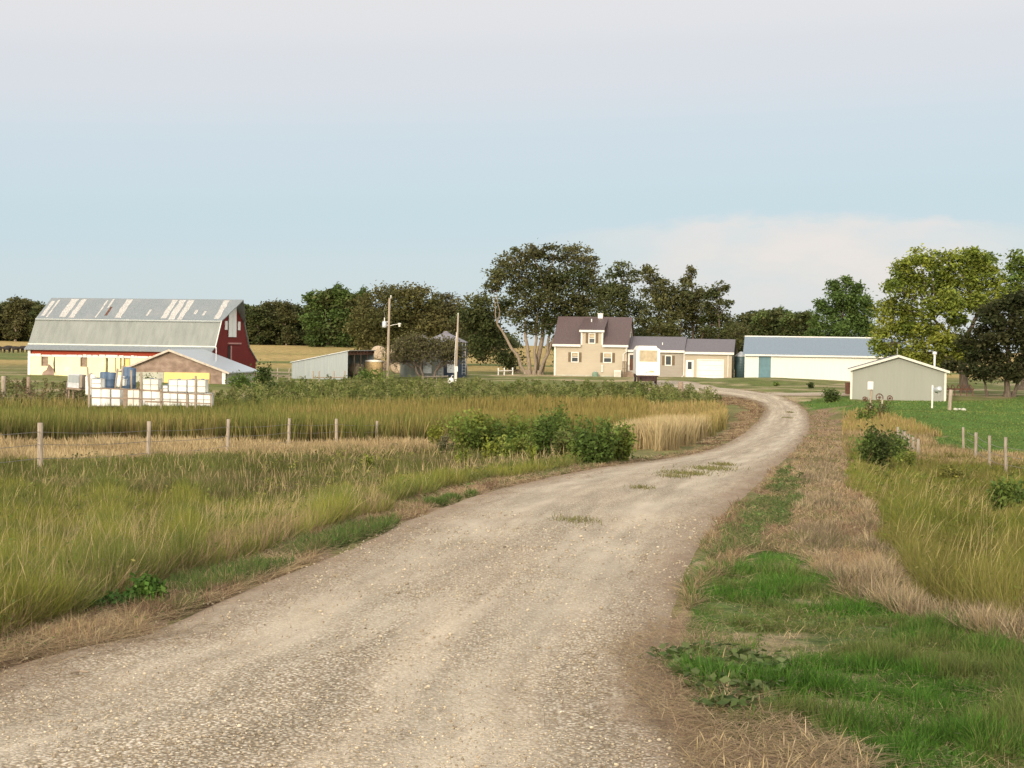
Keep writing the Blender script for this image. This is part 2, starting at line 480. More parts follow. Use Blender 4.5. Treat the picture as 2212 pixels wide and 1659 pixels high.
vo = nd(t_, 'ShaderNodeTexVoronoi'); vo.inputs['Scale'].default_value = 52; vo.inputs['Randomness'].default_value = 1
lk(t_, tc_.outputs['Object'], vo.inputs['Vector'])
vo2 = nd(t_, 'ShaderNodeTexVoronoi'); vo2.inputs['Scale'].default_value = 120; lk(t_, tc_.outputs['Object'], vo2.inputs['Vector'])
bw = nd(t_, 'ShaderNodeSeparateXYZ'); lk(t_, vo.outputs['Color'], bw.inputs[0])
bw2 = nd(t_, 'ShaderNodeSeparateXYZ'); lk(t_, vo2.outputs['Color'], bw2.inputs[0])
stone = rampc(t_, bw.outputs[0], [(0, (.25, .205, .15)), (.3, (.45, .385, .285)), (.75, (.60, .52, .395)), (1, (.77, .70, .57))])
grit = rampc(t_, bw2.outputs[0], [(0, (.42, .355, .26)), (1, (.60, .52, .395))])
gap = rampc(t_, vo.outputs['Distance'], [(.35, (0, 0, 0)), (.62, (1, 1, 1))])
stone = mixc(t_, math_(t_, 'MULTIPLY', gap, .85), stone, (.22, .165, .10))
base_ = mixc(t_, math_(t_, 'MULTIPLY', fine, .85), stone, grit)
warm = rampc(t_, lengthwise(6, .16), [(.46, (0, 0, 0)), (.75, (1, 1, 1))])
base_ = mixc(t_, math_(t_, 'MULTIPLY', warm, .38), base_, (.50, .395, .28))
base_ = mixc(t_, 1.0, base_, rampc(t_, lengthwise(16, .3), [(.3, (.80,) * 3), (.7, (1.1,) * 3)]), 'MULTIPLY')
edge_n = math_(t_, 'MULTIPLY', math_(t_, 'SUBTRACT', noise(t_, 1.6, 5), .5), .22)
ue = math_(t_, 'ADD', uvn.outputs[0], edge_n)
dirty = math_(t_, 'MAXIMUM', gauss(t_, ue, 1.02, .105), gauss(t_, ue, -.03, .15))
dk = rampc(t_, patch, [(.33, (.5,) * 3), (.55, (1,) * 3)])
base_ = mixc(t_, math_(t_, 'MULTIPLY', dirty, dk), base_, mixc(t_, noise(t_, 14, 4), (.17, .12, .08), (.40, .30, .205)))
hgt = math_(t_, 'ADD', math_(t_, 'MULTIPLY', vo.outputs['Distance'], math_(t_, 'SUBTRACT', math_(t_, 'MULTIPLY', fine, .75), 1.0)),
            math_(t_, 'MULTIPLY', vo2.outputs['Distance'], -.25))
bsdf(t_, o_, base_, .95, 0, .1, hgt, .8, .016)
M['gravel'] = gm
tag(strip_mesh('gravel_driveway', Ls, Rs, 21, .03, gm), kind='structure')
tag(strip_mesh('gravel_path', SPUR_L, SPUR_R, 7, .042, gm, .02), kind='structure')

# ---------------------------------------------------------------- plant zones, measured once and kept as ground polygons
Z = {
 'fence_tan': ZP((-420, 985), (-420, 958), (0, 957), (300, 955), (500, 962), (700, 966), (900, 962), (1000, 968), (935, 990), (700, 997), (500, 999), (300, 1004), (0, 1014), (-420, 1025)),
 'olive': ZP((-420, 1018), (0, 1008), (300, 998), (500, 993), (900, 978), (1130, 975), (1330, 985), (1290, 998), (1150, 1020), (1000, 1045), (860, 1062), (700, 1085), (600, 1100), (300, 1075), (0, 1060), (-420, 1075)),
 'tall_green': ZP((-420, 1065), (0, 1050), (300, 1065), (600, 1090), (860, 1054), (1000, 1038), (1150, 1016), (1290, 998), (1300, 1003), (1150, 1027), (1010, 1052), (900, 1085), (740, 1145), (560, 1210), (440, 1250), (330, 1285), (150, 1345), (0, 1388), (-420, 1500)),
 'verge_left': ZP((-420, 1470), (0, 1370), (150, 1335), (330, 1272), (440, 1240), (560, 1200), (740, 1135), (900, 1078), (1010, 1046), (1150, 1022), (1290, 1001), (1400, 992), (1500, 972), (1530, 962), (1555, 962), (1400, 1002), (1290, 1016), (1150, 1044), (1010, 1080), (880, 1128), (760, 1186), (560, 1266), (300, 1376), (180, 1408), (0, 1450), (-420, 1560)),
 'reeds': ZP((-420, 968), (0, 962), (300, 958), (500, 962), (700, 966), (900, 962), (1100, 955), (1340, 950), (1400, 930), (1400, 897), (1300, 893), (1000, 898), (700, 900), (300, 905), (0, 905), (-420, 905)),
 'golden': ZP((1330, 975), (1420, 975), (1500, 955), (1550, 930), (1570, 905), (1540, 893), (1460, 893), (1395, 900), (1360, 925), (1330, 950)),
 'bend_brown': ZP((1490, 985), (1545, 965), (1575, 940), (1598, 915), (1605, 893), (1585, 875), (1545, 862), (1590, 856), (1640, 866), (1652, 884), (1645, 905), (1620, 930), (1575, 958), (1505, 987)),
 'weeds': ZP((430, 905), (440, 868), (600, 842), (800, 838), (1000, 842), (1200, 846), (1400, 848), (1480, 858), (1560, 872), (1540, 893), (1400, 897), (1300, 895), (1000, 900), (700, 902)),
 'weeds_tan': ZP((-420, 905), (-420, 842), (0, 842), (190, 845), (430, 872), (460, 905)),
 'verge_right': ZP((1475, 1340), (1505, 1205), (1546, 1142), (1601, 1088), (1646, 1043), (1688, 1003), (1714, 980), (1736, 952), (1747, 930), (1748, 905), (1742, 888), (1790, 880), (1815, 920), (1830, 970), (1840, 1010), (1855, 1060), (1890, 1130), (1935, 1200), (1990, 1270), (2030, 1325), (1870, 1300), (1720, 1200), (1640, 1190)),
 'dead_tall': ZP((1735, 1010), (1765, 960), (1815, 985), (1830, 1060), (1865, 1130), (1905, 1200), (1960, 1280), (2030, 1335), (2120, 1335), (2212, 1350), (2500, 1400), (2500, 1460), (2212, 1400), (2090, 1365), (1980, 1340), (1870, 1300), (1770, 1230), (1725, 1160), (1715, 1080)),
 'tall_right': ZP((1830, 985), (1850, 960), (1960, 985), (2212, 1005), (2700, 1040), (2700, 1430), (2212, 1372), (2110, 1325), (2030, 1300), (1985, 1255), (1930, 1190), (1885, 1120), (1850, 1050)),
 'lawn_near': ZP((1510, 1190), (1620, 1185), (1720, 1190), (1850, 1280), (1960, 1320), (2060, 1345), (2212, 1395), (2600, 1460), (2600, 1900), (2000, 1900), (1900, 1680), (1760, 1640), (1600, 1590), (1480, 1520), (1470, 1430), (1500, 1330), (1490, 1250)),
 'thatch': ZP((1330, 1430), (1400, 1370), (1470, 1330), (1560, 1400), (1640, 1500), (1760, 1590), (1900, 1640), (1960, 1900), (1560, 1900), (1500, 1640), (1420, 1560), (1350, 1500)),
 'broadleaf': ZP((1440, 1450), (1560, 1428), (1680, 1440), (1740, 1490), (1700, 1530), (1620, 1560), (1540, 1550), (1490, 1500)),
 'lawn_far': ZP((1740, 865), (1830, 856), (1860, 868), (2050, 868), (2230, 855), (2700, 850), (2700, 992), (2212, 986), (2090, 978), (2010, 945), (1920, 905), (1850, 888), (1790, 880), (1748, 885)),
 'tan_right': ZP((1830, 985), (1820, 925), (1835, 892), (1900, 900), (1985, 925), (2020, 955), (2100, 980), (2212, 985), (2700, 990), (2700, 1045), (2212, 1018), (1990, 1000), (1900, 985)),
 'edge_green': ZP((330, 1300), (420, 1262), (500, 1238), (570, 1220), (640, 1192), (750, 1155), (850, 1128), (880, 1136), (790, 1178), (690, 1212), (600, 1240), (500, 1278), (400, 1305)),
 'edge_green_far': ZP((920, 1100), (960, 1088), (1040, 1070), (1050, 1078), (990, 1105), (930, 1122)),
 'patch_right': ZP((1500, 1230), (1560, 1180), (1600, 1120), (1650, 1060), (1720, 1010), (1745, 1050), (1720, 1100), (1700, 1130), (1660, 1160), (1620, 1190)),
}
def in_zone(x, y, z, jit=.35):
    s = jit * np.clip(y / 25.0, .4, 3.0)
    jx = x + (fnoise(x, y, 1.7, 51) - .5) * 2 * s; jy = y + (fnoise(x, y, 1.7, 52) - .5) * 4 * s
    return inpoly(jx, jy, Z[z])

def C(*v): return np.array(v, float)
PALE, TAN, BROWN, STRAW = C(.50, .40, .22), C(.36, .27, .145), C(.25, .165, .10), C(.42, .325, .17)
# ground colour (soil, litter, short turf) by zone
def ground_color(x, y):
    n = len(x)
    c = np.tile(C(.17, .155, .06), (n, 1))
    far = y > 118
    nz = fnoise(x, y * .35, 22, 61)[:, None]
    fld = C(.40, .29, .115) * nz + C(.29, .225, .085) * (1 - nz)
    band = smooth(vnoise(x * .15, y, 17, 62), .56, .70)[:, None] * smooth(np.abs(y - 255), 110, 40)[:, None]
    fld = fld * (1 - band) + C(.13, .15, .045) * band
    f = smooth(y, 176, 215)[:, None]
    c = c * (1 - f) + fld * f
    # farmyard turf: mown grass, worn tan places
    yard = smooth(y, 104, 116)[:, None] * (1 - f) * smooth(x, -70, -40)[:, None]
    wn_ = fnoise(x, y, 6, 63)[:, None]
    turf = C(.10, .135, .03) * wn_ + C(.19, .18, .07) * (1 - wn_)
    c = c * (1 - yard) + turf * yard
    worn = yard * smooth(fnoise(x, y * 2.2, 7, 64), .55, .66)[:, None]
    c = c * (1 - worn * .8) + C(.40, .31, .19) * worn * .8
    for z, col in (('lawn_far', C(.075, .14, .025)), ('tall_right', C(.15, .135, .05)), ('tan_right', TAN * .8), ('dead_tall', C(.24, .17, .10)), ('verge_right', C(.25, .175, .105)),
                   ('lawn_near', C(.085, .125, .032)), ('thatch', C(.27, .19, .12)), ('fence_tan', TAN * .85), ('olive', C(.15, .125, .06)), ('tall_green', C(.14, .125, .05)),
                   ('reeds', C(.13, .11, .045)), ('weeds', C(.09, .11, .035)), ('golden', C(.3, .22, .09)), ('verge_left', C(.25, .175, .11)), ('bend_brown', C(.20, .125, .075))):
        m = in_zone(x, y, z, .5)
        c[m] = col
    m = in_zone(x, y, 'lawn_near', .3)
    bare = smooth(fnoise(x, y * 1.6, 1.3, 66), .6, .68)
    k = (m * bare)[:, None] * .75
    c = c * (1 - k) + C(.34, .255, .155) * k
    c *= (.82 + .36 * fnoise(x, y, .7, 67))[:, None] * (.9 + .2 * fnoise(x, y, 4.0, 68))[:, None]
    return c

# one ground sheet out to the horizon, finest in front of the viewer
rr = np.concatenate([[.6, 1.5, 2.4], np.geomspace(3.2, 130, 300), np.geomspace(132, 480, 130), np.geomspace(500, 9000, 26)])
th = np.concatenate([np.linspace(-22, 22, 241), np.linspace(23.5, 60, 26), np.linspace(66, 294, 39), np.linspace(300, 336.5, 26)])
TH, RR = np.meshgrid(np.radians(th), rr)
gx, gy = (RR * np.sin(TH)).ravel(), (RR * np.cos(TH)).ravel()
nr, nt = RR.shape
gz = terrain(gx, gy)
road_in = inpoly(gx, gy, ROAD_POLY) | inpoly(gx, gy, SPUR_POLY)
dr = np.minimum(edge_dist(gx, gy, Ls), edge_dist(gx, gy, Rs))
gz = gz - np.where(road_in, .09 * smooth(dr, 0, .5), 0) + np.where(road_in, 0, (fnoise(gx, gy, .5, 8) - .5) * .07 * (np.hypot(gx, gy) < 130))
idx = np.arange(nr * nt).reshape(nr, nt)
nxt = np.roll(idx, -1, axis=1)
q = np.stack([idx[:-1], idx[1:], nxt[1:], nxt[:-1]], -1).reshape(-1, 4)
V = np.column_stack([gx, gy, gz]); V = np.vstack([V, [[0, 0, tz(0, 0)]]])
tri = np.stack([np.full(nt, nr * nt), idx[0], nxt[0]], -1)
loops = np.concatenate([q.ravel(), tri.ravel()]); tot = np.concatenate([np.full(len(q), 4), np.full(nt, 3)])
gcol = np.vstack([ground_color(gx, gy), [[.3, .25, .17]]])
grm, t_, o_ = new_mat('ground')
a_ = nd(t_, 'ShaderNodeVertexColor', layer_name='tint')
n1 = noise(t_, 9, 6); n2 = noise(t_, 60, 4); n3 = noise(t_, 1.1, 5, (1, .25, 1))
mul = mixc(t_, 1.0, rampc(t_, n1, [(.3, (.62,) * 3), (.7, (1.3,) * 3)]), rampc(t_, n2, [(.3, (.7,) * 3), (.7, (1.25,) * 3)]), 'MULTIPLY')
mul = mixc(t_, 1.0, mul, rampc(t_, n3, [(.3, (.8,) * 3), (.7, (1.18,) * 3)]), 'MULTIPLY')
bsdf(t_, o_, mixc(t_, 1.0, a_.outputs[0], mul, 'MULTIPLY'), .95, 0, .08, n1, .8, .05)
tag(np_mesh('ground', V, loops, tot, grm, color=gcol, smooth_=True), kind='structure')

# ---------------------------------------------------------------- grass blades
class Blades:
    def __init__(s): s.V, s.L, s.T, s.C, s.n = [], [], [], [], 0
    def add(s, x, y, h, w, lean, c0, c1, az=None, bend=.5, head=None, hcol=None, z=None):
        n = len(x)
        if n == 0: return s
        if z is None: z = terrain(x, y) - .02
        if az is None: az = rng.uniform(0, 2 * math.pi, n)
        fa = rng.uniform(0, 2 * math.pi, n)
        dx, dy = np.cos(az), np.sin(az)
        ux, uy = np.cos(fa) * w * .5, np.sin(fa) * w * .5
        ts = np.array([0, .4, .75, 1.0]); ws = np.array([.8, 1.0, .65, 0]) if head is None else np.array([.45, .4, head, 0])
        V = np.zeros((n, 7, 3)); Cc = np.zeros((n, 7, 3))
        for k, t in enumerate(ts):
            off = h * (np.sin(lean) * t * (1 - bend) + np.sin(lean) * bend * t * t * 1.3)
            hz = h * (np.cos(lean) * t + (1 - np.cos(lean)) * bend * (t - t * t) * .8)
            px, py, pz = x + dx * off, y + dy * off, z + hz
            cc = c0 * (1 - t) + c1 * t if hcol is None or t < .7 else hcol
            if k < 3:
                V[:, 2 * k] = np.column_stack([px - ux * ws[k], py - uy * ws[k], pz]); V[:, 2 * k + 1] = np.column_stack([px + ux * ws[k], py + uy * ws[k], pz])
                Cc[:, 2 * k] = Cc[:, 2 * k + 1] = cc
            else: V[:, 6] = np.column_stack([px, py, pz]); Cc[:, 6] = cc
        b = s.n + np.arange(n)[:, None] * 7
        L = np.concatenate([b + np.array([0, 1, 3, 2]), b + np.array([2, 3, 5, 4]), b + np.array([4, 5, 6])], 1)
        s.V.append(V.reshape(-1, 3)); s.C.append(Cc.reshape(-1, 3)); s.L.append(L.ravel()); s.T.append(np.tile([4, 4, 3], n)); s.n += 7 * n
        return s
    def leaves(s, c, size, col, up=.0, squash=.55):
        """diamond leaves round the points c (n,3)"""
        n = len(c)
        nrm = rng.normal(size=(n, 3)); nrm[:, 2] = np.abs(nrm[:, 2]) + up; nrm /= np.linalg.norm(nrm, axis=1)[:, None]
        r = rng.normal(size=(n, 3)); u = np.cross(nrm, r); u /= np.linalg.norm(u, axis=1)[:, None] + 1e-9
        v = np.cross(nrm, u)
        sz = (np.broadcast_to(size, (n,)) * rng.uniform(.6, 1.3, n))[:, None]
        V = np.stack([c - u * sz, c - v * sz * squash + nrm * sz * .12, c + u * sz, c + v * sz * squash + nrm * sz * .12], 1)
        b = s.n + np.arange(n)[:, None] * 4
        s.V.append(V.reshape(-1, 3)); s.C.append(np.repeat(col, 4, 0)); s.L.append((b + np.arange(4)).ravel()); s.T.append(np.full(n, 4)); s.n += 4 * n
        return s
    def build(s, name, mat=None, parent=None, kind=None):
        o = np_mesh(name, np.vstack(s.V), np.concatenate(s.L), np.concatenate(s.T), mat or M['blade'], parent, np.clip(np.vstack(s.C), 0, 1))
        if kind: o['kind'] = kind
        return o

def scatter(zone, n, k=1.35, road=True, jit=.35, keep=None, ymax=None):
    """n points inside a zone, closer together near the viewer"""
    poly = Z[zone]; ang = np.arctan2(poly[:, 0], poly[:, 1]); r = np.hypot(poly[:, 0], poly[:, 1])
    a0, a1, r0, r1 = max(ang.min(), -R(24)), min(ang.max(), R(24)), r.min() * .96, r.max() * 1.04
    X, Y, got = [], [], 0
    for _ in range(60):
        m = 60000
        u = rng.random(m); e = 2 - k - 1          # density per metre of radius ~ r^-(k-1)...
        rad = (r0 ** (1 - k + 1e-6) + u * (r1 ** (1 - k + 1e-6) - r0 ** (1 - k + 1e-6))) ** (1 / (1 - k + 1e-6))
        a = rng.uniform(a0, a1, m)
        x, y = rad * np.sin(a), rad * np.cos(a)
        ok = in_zone(x, y, zone, jit)
        x, y = x[ok], y[ok]
        if road and len(x):
            ok = ~on_road(x, y); x, y = x[ok], y[ok]
        if keep is not None and len(x):
            ok = rng.random(len(x)) < keep(x, y); x, y = x[ok], y[ok]
        X.append(x); Y.append(y); got += len(x)
        if got >= n: break
    return np.concatenate(X)[:n], np.concatenate(Y)[:n]
def wid(y, w0, px=.75): return np.maximum(w0, px * y / 1536.0)      # a tuft far away is wider than a blade close by
def pal(n, cols, probs=None, var=.16):
    cols = np.array(cols); i = rng.choice(len(cols), n, p=probs)
    return cols[i] * (1 + rng.normal(0, var, n))[:, None].clip(.5, 1.6)
def blend(x, y, a, b, scale, seed, lo=.4, hi=.6):
    f = smooth(fnoise(x, y, scale, seed), lo, hi)
    pick = (rng.random(len(x)) < f)[:, None]
    return np.where(pick, b, a)
U = rng.uniform
def tuft(x, y, s=.38, seed=300):
    """grass grows in tufts: a shared height, lean direction and tone for neighbouring blades"""
    s = s * np.clip(y / 16.0, .8, 3.0)
    q = vnoise(x / s, y / s, 1.0, seed) * .6 + vnoise(x / s, y / s, .45, seed + 1) * .4
    hm = .68 + .64 * smooth(q, .22, .78)
    az = 12.6 * vnoise(x / s, y / s, 1.6, seed + 2) + rng.normal(0, 1.5, len(x))
    cm = (.70 + .58 * (vnoise(x / s, y / s, .8, seed + 3) * .6 + vnoise(x / s, y / s, 3.1, seed + 4) * .4))[:, None]
    return hm, az, cm

GY, GG, GO, GD = C(.195, .215, .036), C(.125, .175, .032), C(.165, .165, .046), C(.085, .115, .028)

# tall grass of the left ditch: tan stalks below, yellow-green blades above
b = Blades()
x, y = scatter('tall_green', 250000, 1.5); n = len(x)
f = fnoise(x, y * .8, 3.5, 71)
hh = U(.2, .40, n) * (.85 + .3 * f)
c1 = blend(x, y, pal(n, [GY * .95, GY * 1.1, C(.19, .215, .032), C(.235, .225, .05)]), pal(n, [GG, GO, GD * 1.2, GG * .8, GY * .8]), 2.2, 72)
c0 = pal(n, [C(.17, .13, .06), C(.12, .125, .035), C(.2, .16, .075)])
hm, az, cm = tuft(x, y)
b.add(x, y, hh * hm, wid(y, .0043, .6), np.abs(rng.normal(.42, .3, n)), c0 * cm, c1 * cm, az=az)
x, y = scatter('tall_green', 4500, 1.5); n = len(x)
b.add(x, y, U(.3, .6, n), wid(y, .004, .45), rng.normal(.35, .3, n), pal(n, [STRAW * .7]), pal(n, [STRAW, PALE]), az=rng.normal(.3, 1.1, n), head=.8, hcol=pal(n, [STRAW, C(.33, .27, .12)]))
x, y = scatter('tall_green', 15000, 1.6, keep=lambda x, y: (edge_dist(x, y, Z['tall_green'][11:20]) < .75) * 1.0); n = len(x)     # dry stalks at its foot
b.add(x, y, U(.12, .36, n), wid(y, .0045, .6), np.abs(rng.normal(.35, .25, n)), pal(n, [BROWN, C(.28, .2, .12)]), pal(n, [C(.33, .25, .14), C(.24, .2, .08), BROWN]))
b.build('tall_grass', kind='stuff')

b = Blades()
x, y = scatter('olive', 130000, 1.4); n = len(x)
c1 = blend(x, y, pal(n, [C(.15, .14, .055), C(.12, .13, .038), C(.185, .16, .07)]), pal(n, [C(.15, .15, .04), C(.125, .15, .032), GD * 1.25]), 3.0, 73, .3, .5)
hm, az, cm = tuft(x, y, .5)
b.add(x, y, U(.16, .38, n) * hm, wid(y, .006, .7), np.abs(rng.normal(.5, .3, n)), pal(n, [C(.16, .13, .06), C(.12, .12, .04)]) * cm, c1 * cm, az=az)
x, y = scatter('olive', 2200, 1.4); n = len(x)
b.add(x, y, U(.3, .65, n), wid(y, .006, .55), rng.normal(.25, .25, n), pal(n, [STRAW * .7]), pal(n, [STRAW]), head=.9, hcol=pal(n, [STRAW, C(.32, .24, .13)]))
b.build('ditch_grass', kind='stuff')

b = Blades()
for z, n_ in (('fence_tan', 42000), ('tan_right', 26000)):
    x, y = scatter(z, n_, 1.3); n = len(x)
    c1 = blend(x, y, pal(n, [TAN, STRAW, C(.30, .235, .12)]), pal(n, [PALE, STRAW]) if z == 'fence_tan' else pal(n, [C(.2, .175, .06), C(.26, .21, .10), C(.15, .15, .045)]), 4.0, 74)
    hm, az, cm = tuft(x, y, .5)
    b.add(x, y, U(.22, .5, n) * (1.0 if z == 'fence_tan' else .7) * hm, wid(y, .006), np.abs(rng.normal(.4, .25, n)), pal(n, [TAN * .8]) * cm, c1 * cm, az=az)
x, y = scatter('tan_right', 4000, 1.2, keep=lambda x, y: (y > 76) * (x < 26.0)); n = len(x)
b.add(x, y, U(.25, .6, n), wid(y, .01, .9), rng.normal(.15, .15, n), pal(n, [C(.25, .21, .07)]), pal(n, [C(.36, .27, .11), C(.26, .24, .07), C(.3, .2, .09)]))
b.build('dry_grass', kind='stuff')

b = Blades()
x, y = scatter('reeds', 70000, .6, road=False); n = len(x)
tip = blend(x, y * 2, pal(n, [C(.27, .215, .07), C(.32, .25, .095), C(.19, .185, .045), C(.15, .165, .04)]), pal(n, [C(.125, .155, .034), C(.17, .18, .042), C(.22, .2, .06)]), 9.0, 75, .34, .5)
east = (smooth(x, -16, 2) * smooth(y, 80, 90))[:, None]
tip = tip * (1 - east * .4) + pal(n, [C(.42, .27, .10), C(.36, .25, .08)]) * east * .4
b.add(x, y, U(1.0, 1.6, n) * (.85 + .3 * fnoise(x, y, 6, 76)), wid(y, .02, 1.0), rng.normal(.1, .1, n), pal(n, [C(.13, .11, .04), C(.17, .125, .06), C(.10, .11, .03)]), tip)
x, y = scatter('reeds', 14000, .6, road=False, keep=lambda x, y: (y < 82) * 1.0); n = len(x)
b.add(x, y, U(.5, 1.1, n), wid(y, .012, .8), rng.normal(.15, .12, n), pal(n, [C(.2, .14, .08)]), pal(n, [C(.16, .15, .05), C(.26, .2, .1)]))
b.build('reeds', kind='stuff')

b = Blades()
x, y = scatter('golden', 26000, .9); n = len(x)
near = (rng.random(n) < smooth(y, 76, 62))[:, None]
c1 = np.where(near, pal(n, [PALE, C(.44, .37, .2), STRAW]), pal(n, [C(.41, .29, .125), C(.36, .27, .11), C(.28, .25, .08)]))
b.add(x, y, U(.8, 1.25, n), wid(y, .012, .85), rng.normal(.15, .13, n), np.where(near, pal(n, [STRAW * .9]), pal(n, [C(.2, .18, .06)])), c1)
b.build('golden_grass', kind='stuff')

# mown verges and clippings
b = Blades()
for z, n_, hm in (('verge_left', 70000, 1.0), ('verge_right', 42000, 1.0), ('bend_brown', 22000, .8)):
    x, y = scatter(z, n_, 1.45, jit=.5); n = len(x)
    br = z == 'bend_brown'
    c1 = blend(x, y, pal(n, [C(.33, .235, .14), C(.27, .18, .11), STRAW * .85]), pal(n, [C(.22, .145, .09), BROWN, C(.16, .1, .065)] if not br else [C(.17, .095, .055), C(.2, .12, .07)]), 1.8, 77)
    lean = np.abs(rng.normal(.8, .5, n))
    tm, az, cm = tuft(x, y, .25)
    b.add(x, y, U(.03, .15, n) * hm * tm, wid(y, .0045, .7), lean, c1 * .85 * cm, c1 * cm, az=az)
    x, y = scatter(z, n_ // 2, 1.45, jit=.6); n = len(x)
    b.add(x, y, U(.1, .3, n), wid(y, .004, .6), U(1.25, 1.5, n), pal(n, [STRAW, C(.3, .21, .13)]), pal(n, [STRAW, PALE, BROWN]), bend=.15, z=terrain(x, y) + U(.0, .04, n))
b.build('mown_stubble', kind='stuff')

b = Blades()
for z, n_ in (('edge_green', 9000), ('edge_green_far', 2500)):
    x, y = scatter(z, n_, 1.2, keep=lambda x, y: smooth(fnoise(x, y, .9, 78), .36, .55)); n = len(x)
    b.add(x, y, U(.06, .2, n), wid(y, .006, .9), rng.normal(.5, .35, n), pal(n, [C(.08, .10, .03)]), pal(n, [C(.07, .125, .03), C(.11, .15, .04)]))
x, y = scatter('patch_right', 17000, 1.2, keep=lambda x, y: smooth(fnoise(x, y, 1.2, 79), .46, .58)); n = len(x)
b.add(x, y, U(.04, .16, n), wid(y, .006, .9), np.abs(rng.normal(.6, .35, n)), pal(n, [C(.10, .11, .04)]), pal(n, [C(.08, .13, .035), C(.13, .15, .06), C(.11, .16, .04)]))
for z, n_ in (('verge_left', 15000), ('verge_right', 12000)):
    x, y = scatter(z, n_, 1.4, keep=lambda x, y: smooth(fnoise(x, y, .8, 174), .52, .62), jit=.5); n = len(x)
    b.add(x, y, U(.04, .17, n), wid(y, .005, .8), np.abs(rng.normal(.6, .35, n)), pal(n, [C(.12, .12, .05)]), pal(n, [C(.09, .135, .035), C(.14, .155, .05), C(.17, .16, .07)]))
b.build('verge_grass', kind='stuff')
b = Blades()
NS = 22000
i_ = rng.integers(20, len(Ls) - 40, NS); sd = rng.random(NS) < .35
e_ = np.where(sd[:, None], Rs[i_], Ls[i_]) + rng.normal(0, .05, (NS, 2)); inn = np.where(sd[:, None], Ls[i_] - Rs[i_], Rs[i_] - Ls[i_]); inn /= np.linalg.norm(inn, axis=1)[:, None]
e_ = e_ + inn * (np.abs(rng.normal(0, .34, NS)) * np.where(fnoise(e_[:, 0], e_[:, 1], 1.2, 175) > .45, 1.6, .5))[:, None] + rng.normal(0, .25, (NS, 2))
x, y = e_[:, 0], e_[:, 1]; ok = y > 4.5; x, y = x[ok], y[ok]; n = len(x)
b.add(x, y, U(.05, .22, n), wid(y, .0035, .5), U(1.38, 1.54, n), pal(n, [STRAW * .8, BROWN, BROWN * .6, C(.3, .21, .13)]), pal(n, [STRAW, PALE, BROWN * .7, BROWN * .5]), bend=.1, z=terrain(x, y) + .05)
b.build('strewn_straw', kind='stuff')

b = Blades()
x, y = scatter('dead_tall', 46000, 1.6); n = len(x)
fe = smooth(fnoise(x, y, 1.6, 80), .35, .62)
c1 = blend(x, y, pal(n, [C(.36, .285, .18), STRAW * .85, C(.31, .24, .15), C(.42, .34, .21)]), pal(n, [C(.20, .15, .10), C(.26, .20, .13), C(.15, .14, .06)]), .8, 81)
hm, az, cm = tuft(x, y, .32)
b.add(x, y, (.05 + .15 * fe) * U(.5, 1.25, n) * hm, wid(y, .0055, .7), np.abs(rng.normal(.7, .38, n)), c1 * .85 * cm, c1 * cm, az=az)
b.build('dead_grass', kind='stuff')

b = Blades()
x, y = scatter('tall_right', 150000, 1.45); n = len(x)
c1 = blend(x, y, pal(n, [C(.175, .165, .035), C(.145, .155, .028), C(.22, .19, .06)]), pal(n, [C(.15, .175, .022), GG * .9, C(.185, .19, .026)]), 2.6, 82)
hm, az, cm = tuft(x, y)
b.add(x, y, U(.14, .36, n) * (.5 + fnoise(x, y, 1.1, 172)) * hm, wid(y, .0055, .7), np.abs(rng.normal(.5, .3, n)), pal(n, [C(.2, .17, .07), C(.14, .14, .04)]) * cm, c1 * cm, az=az)
x, y = scatter('tall_right', 1300, 1.45); n = len(x)
b.add(x, y, U(.3, .6, n), wid(y, .005, .45), rng.normal(.45, .25, n), pal(n, [STRAW * .7]), pal(n, [STRAW]), az=rng.normal(.4, .6, n), head=1.2, hcol=pal(n, [C(.34, .28, .12), C(.28, .24, .09)]))
b.build('seeding_grass', kind='stuff')

b = Blades()
worn = lambda x, y: 1 - .9 * smooth(fnoise(x, y * 1.6, 1.3, 66), .58, .67)
x, y = scatter('lawn_near', 240000, 1.7, keep=worn, jit=.3); n = len(x)
c1 = blend(x, y, pal(n, [C(.065, .155, .02), C(.09, .195, .026), C(.05, .115, .018)]), pal(n, [C(.105, .145, .035), C(.15, .17, .055), C(.12, .15, .04)]), .9, 83)
hm, az, cm = tuft(x, y, .22)
b.add(x, y, U(.035, .12, n) * (.5 + 1.1 * smooth(fnoise(x, y, .9, 84), .32, .68)) * hm, wid(y, .004, .6), np.abs(rng.normal(.65, .4, n)), c1 * .9 * cm, c1 * cm, az=az)
x, y = scatter('lawn_near', 3500, 1.7); n = len(x)
b.add(x, y, U(.04, .12, n), wid(y, .004, .6), U(.5, 1.45, n), pal(n, [STRAW]), pal(n, [STRAW, PALE]))
x, y = scatter('lawn_far', 42000, 1.0); n = len(x)
c1 = blend(x, y * 1.5, pal(n, [C(.13, .185, .045), C(.16, .205, .055)]), pal(n, [C(.095, .14, .035), C(.13, .165, .05)]), 4.0, 85)
b.add(x, y, U(.04, .11, n), wid(y, .01, 1.1), np.abs(rng.normal(.7, .35, n)), c1, c1)
x, y = scatter('lawn_near', 8000, 1.6); n = len(x)
b.add(x, y, U(.03, .16, n), wid(y, .003, .45), U(1.38, 1.54, n), pal(n, [STRAW * .8, BROWN, C(.3, .23, .14)]), pal(n, [STRAW, PALE, BROWN, C(.2, .19, .08)]), bend=.1, z=terrain(x, y) + .03)
b.build('green_grass', kind='stuff')

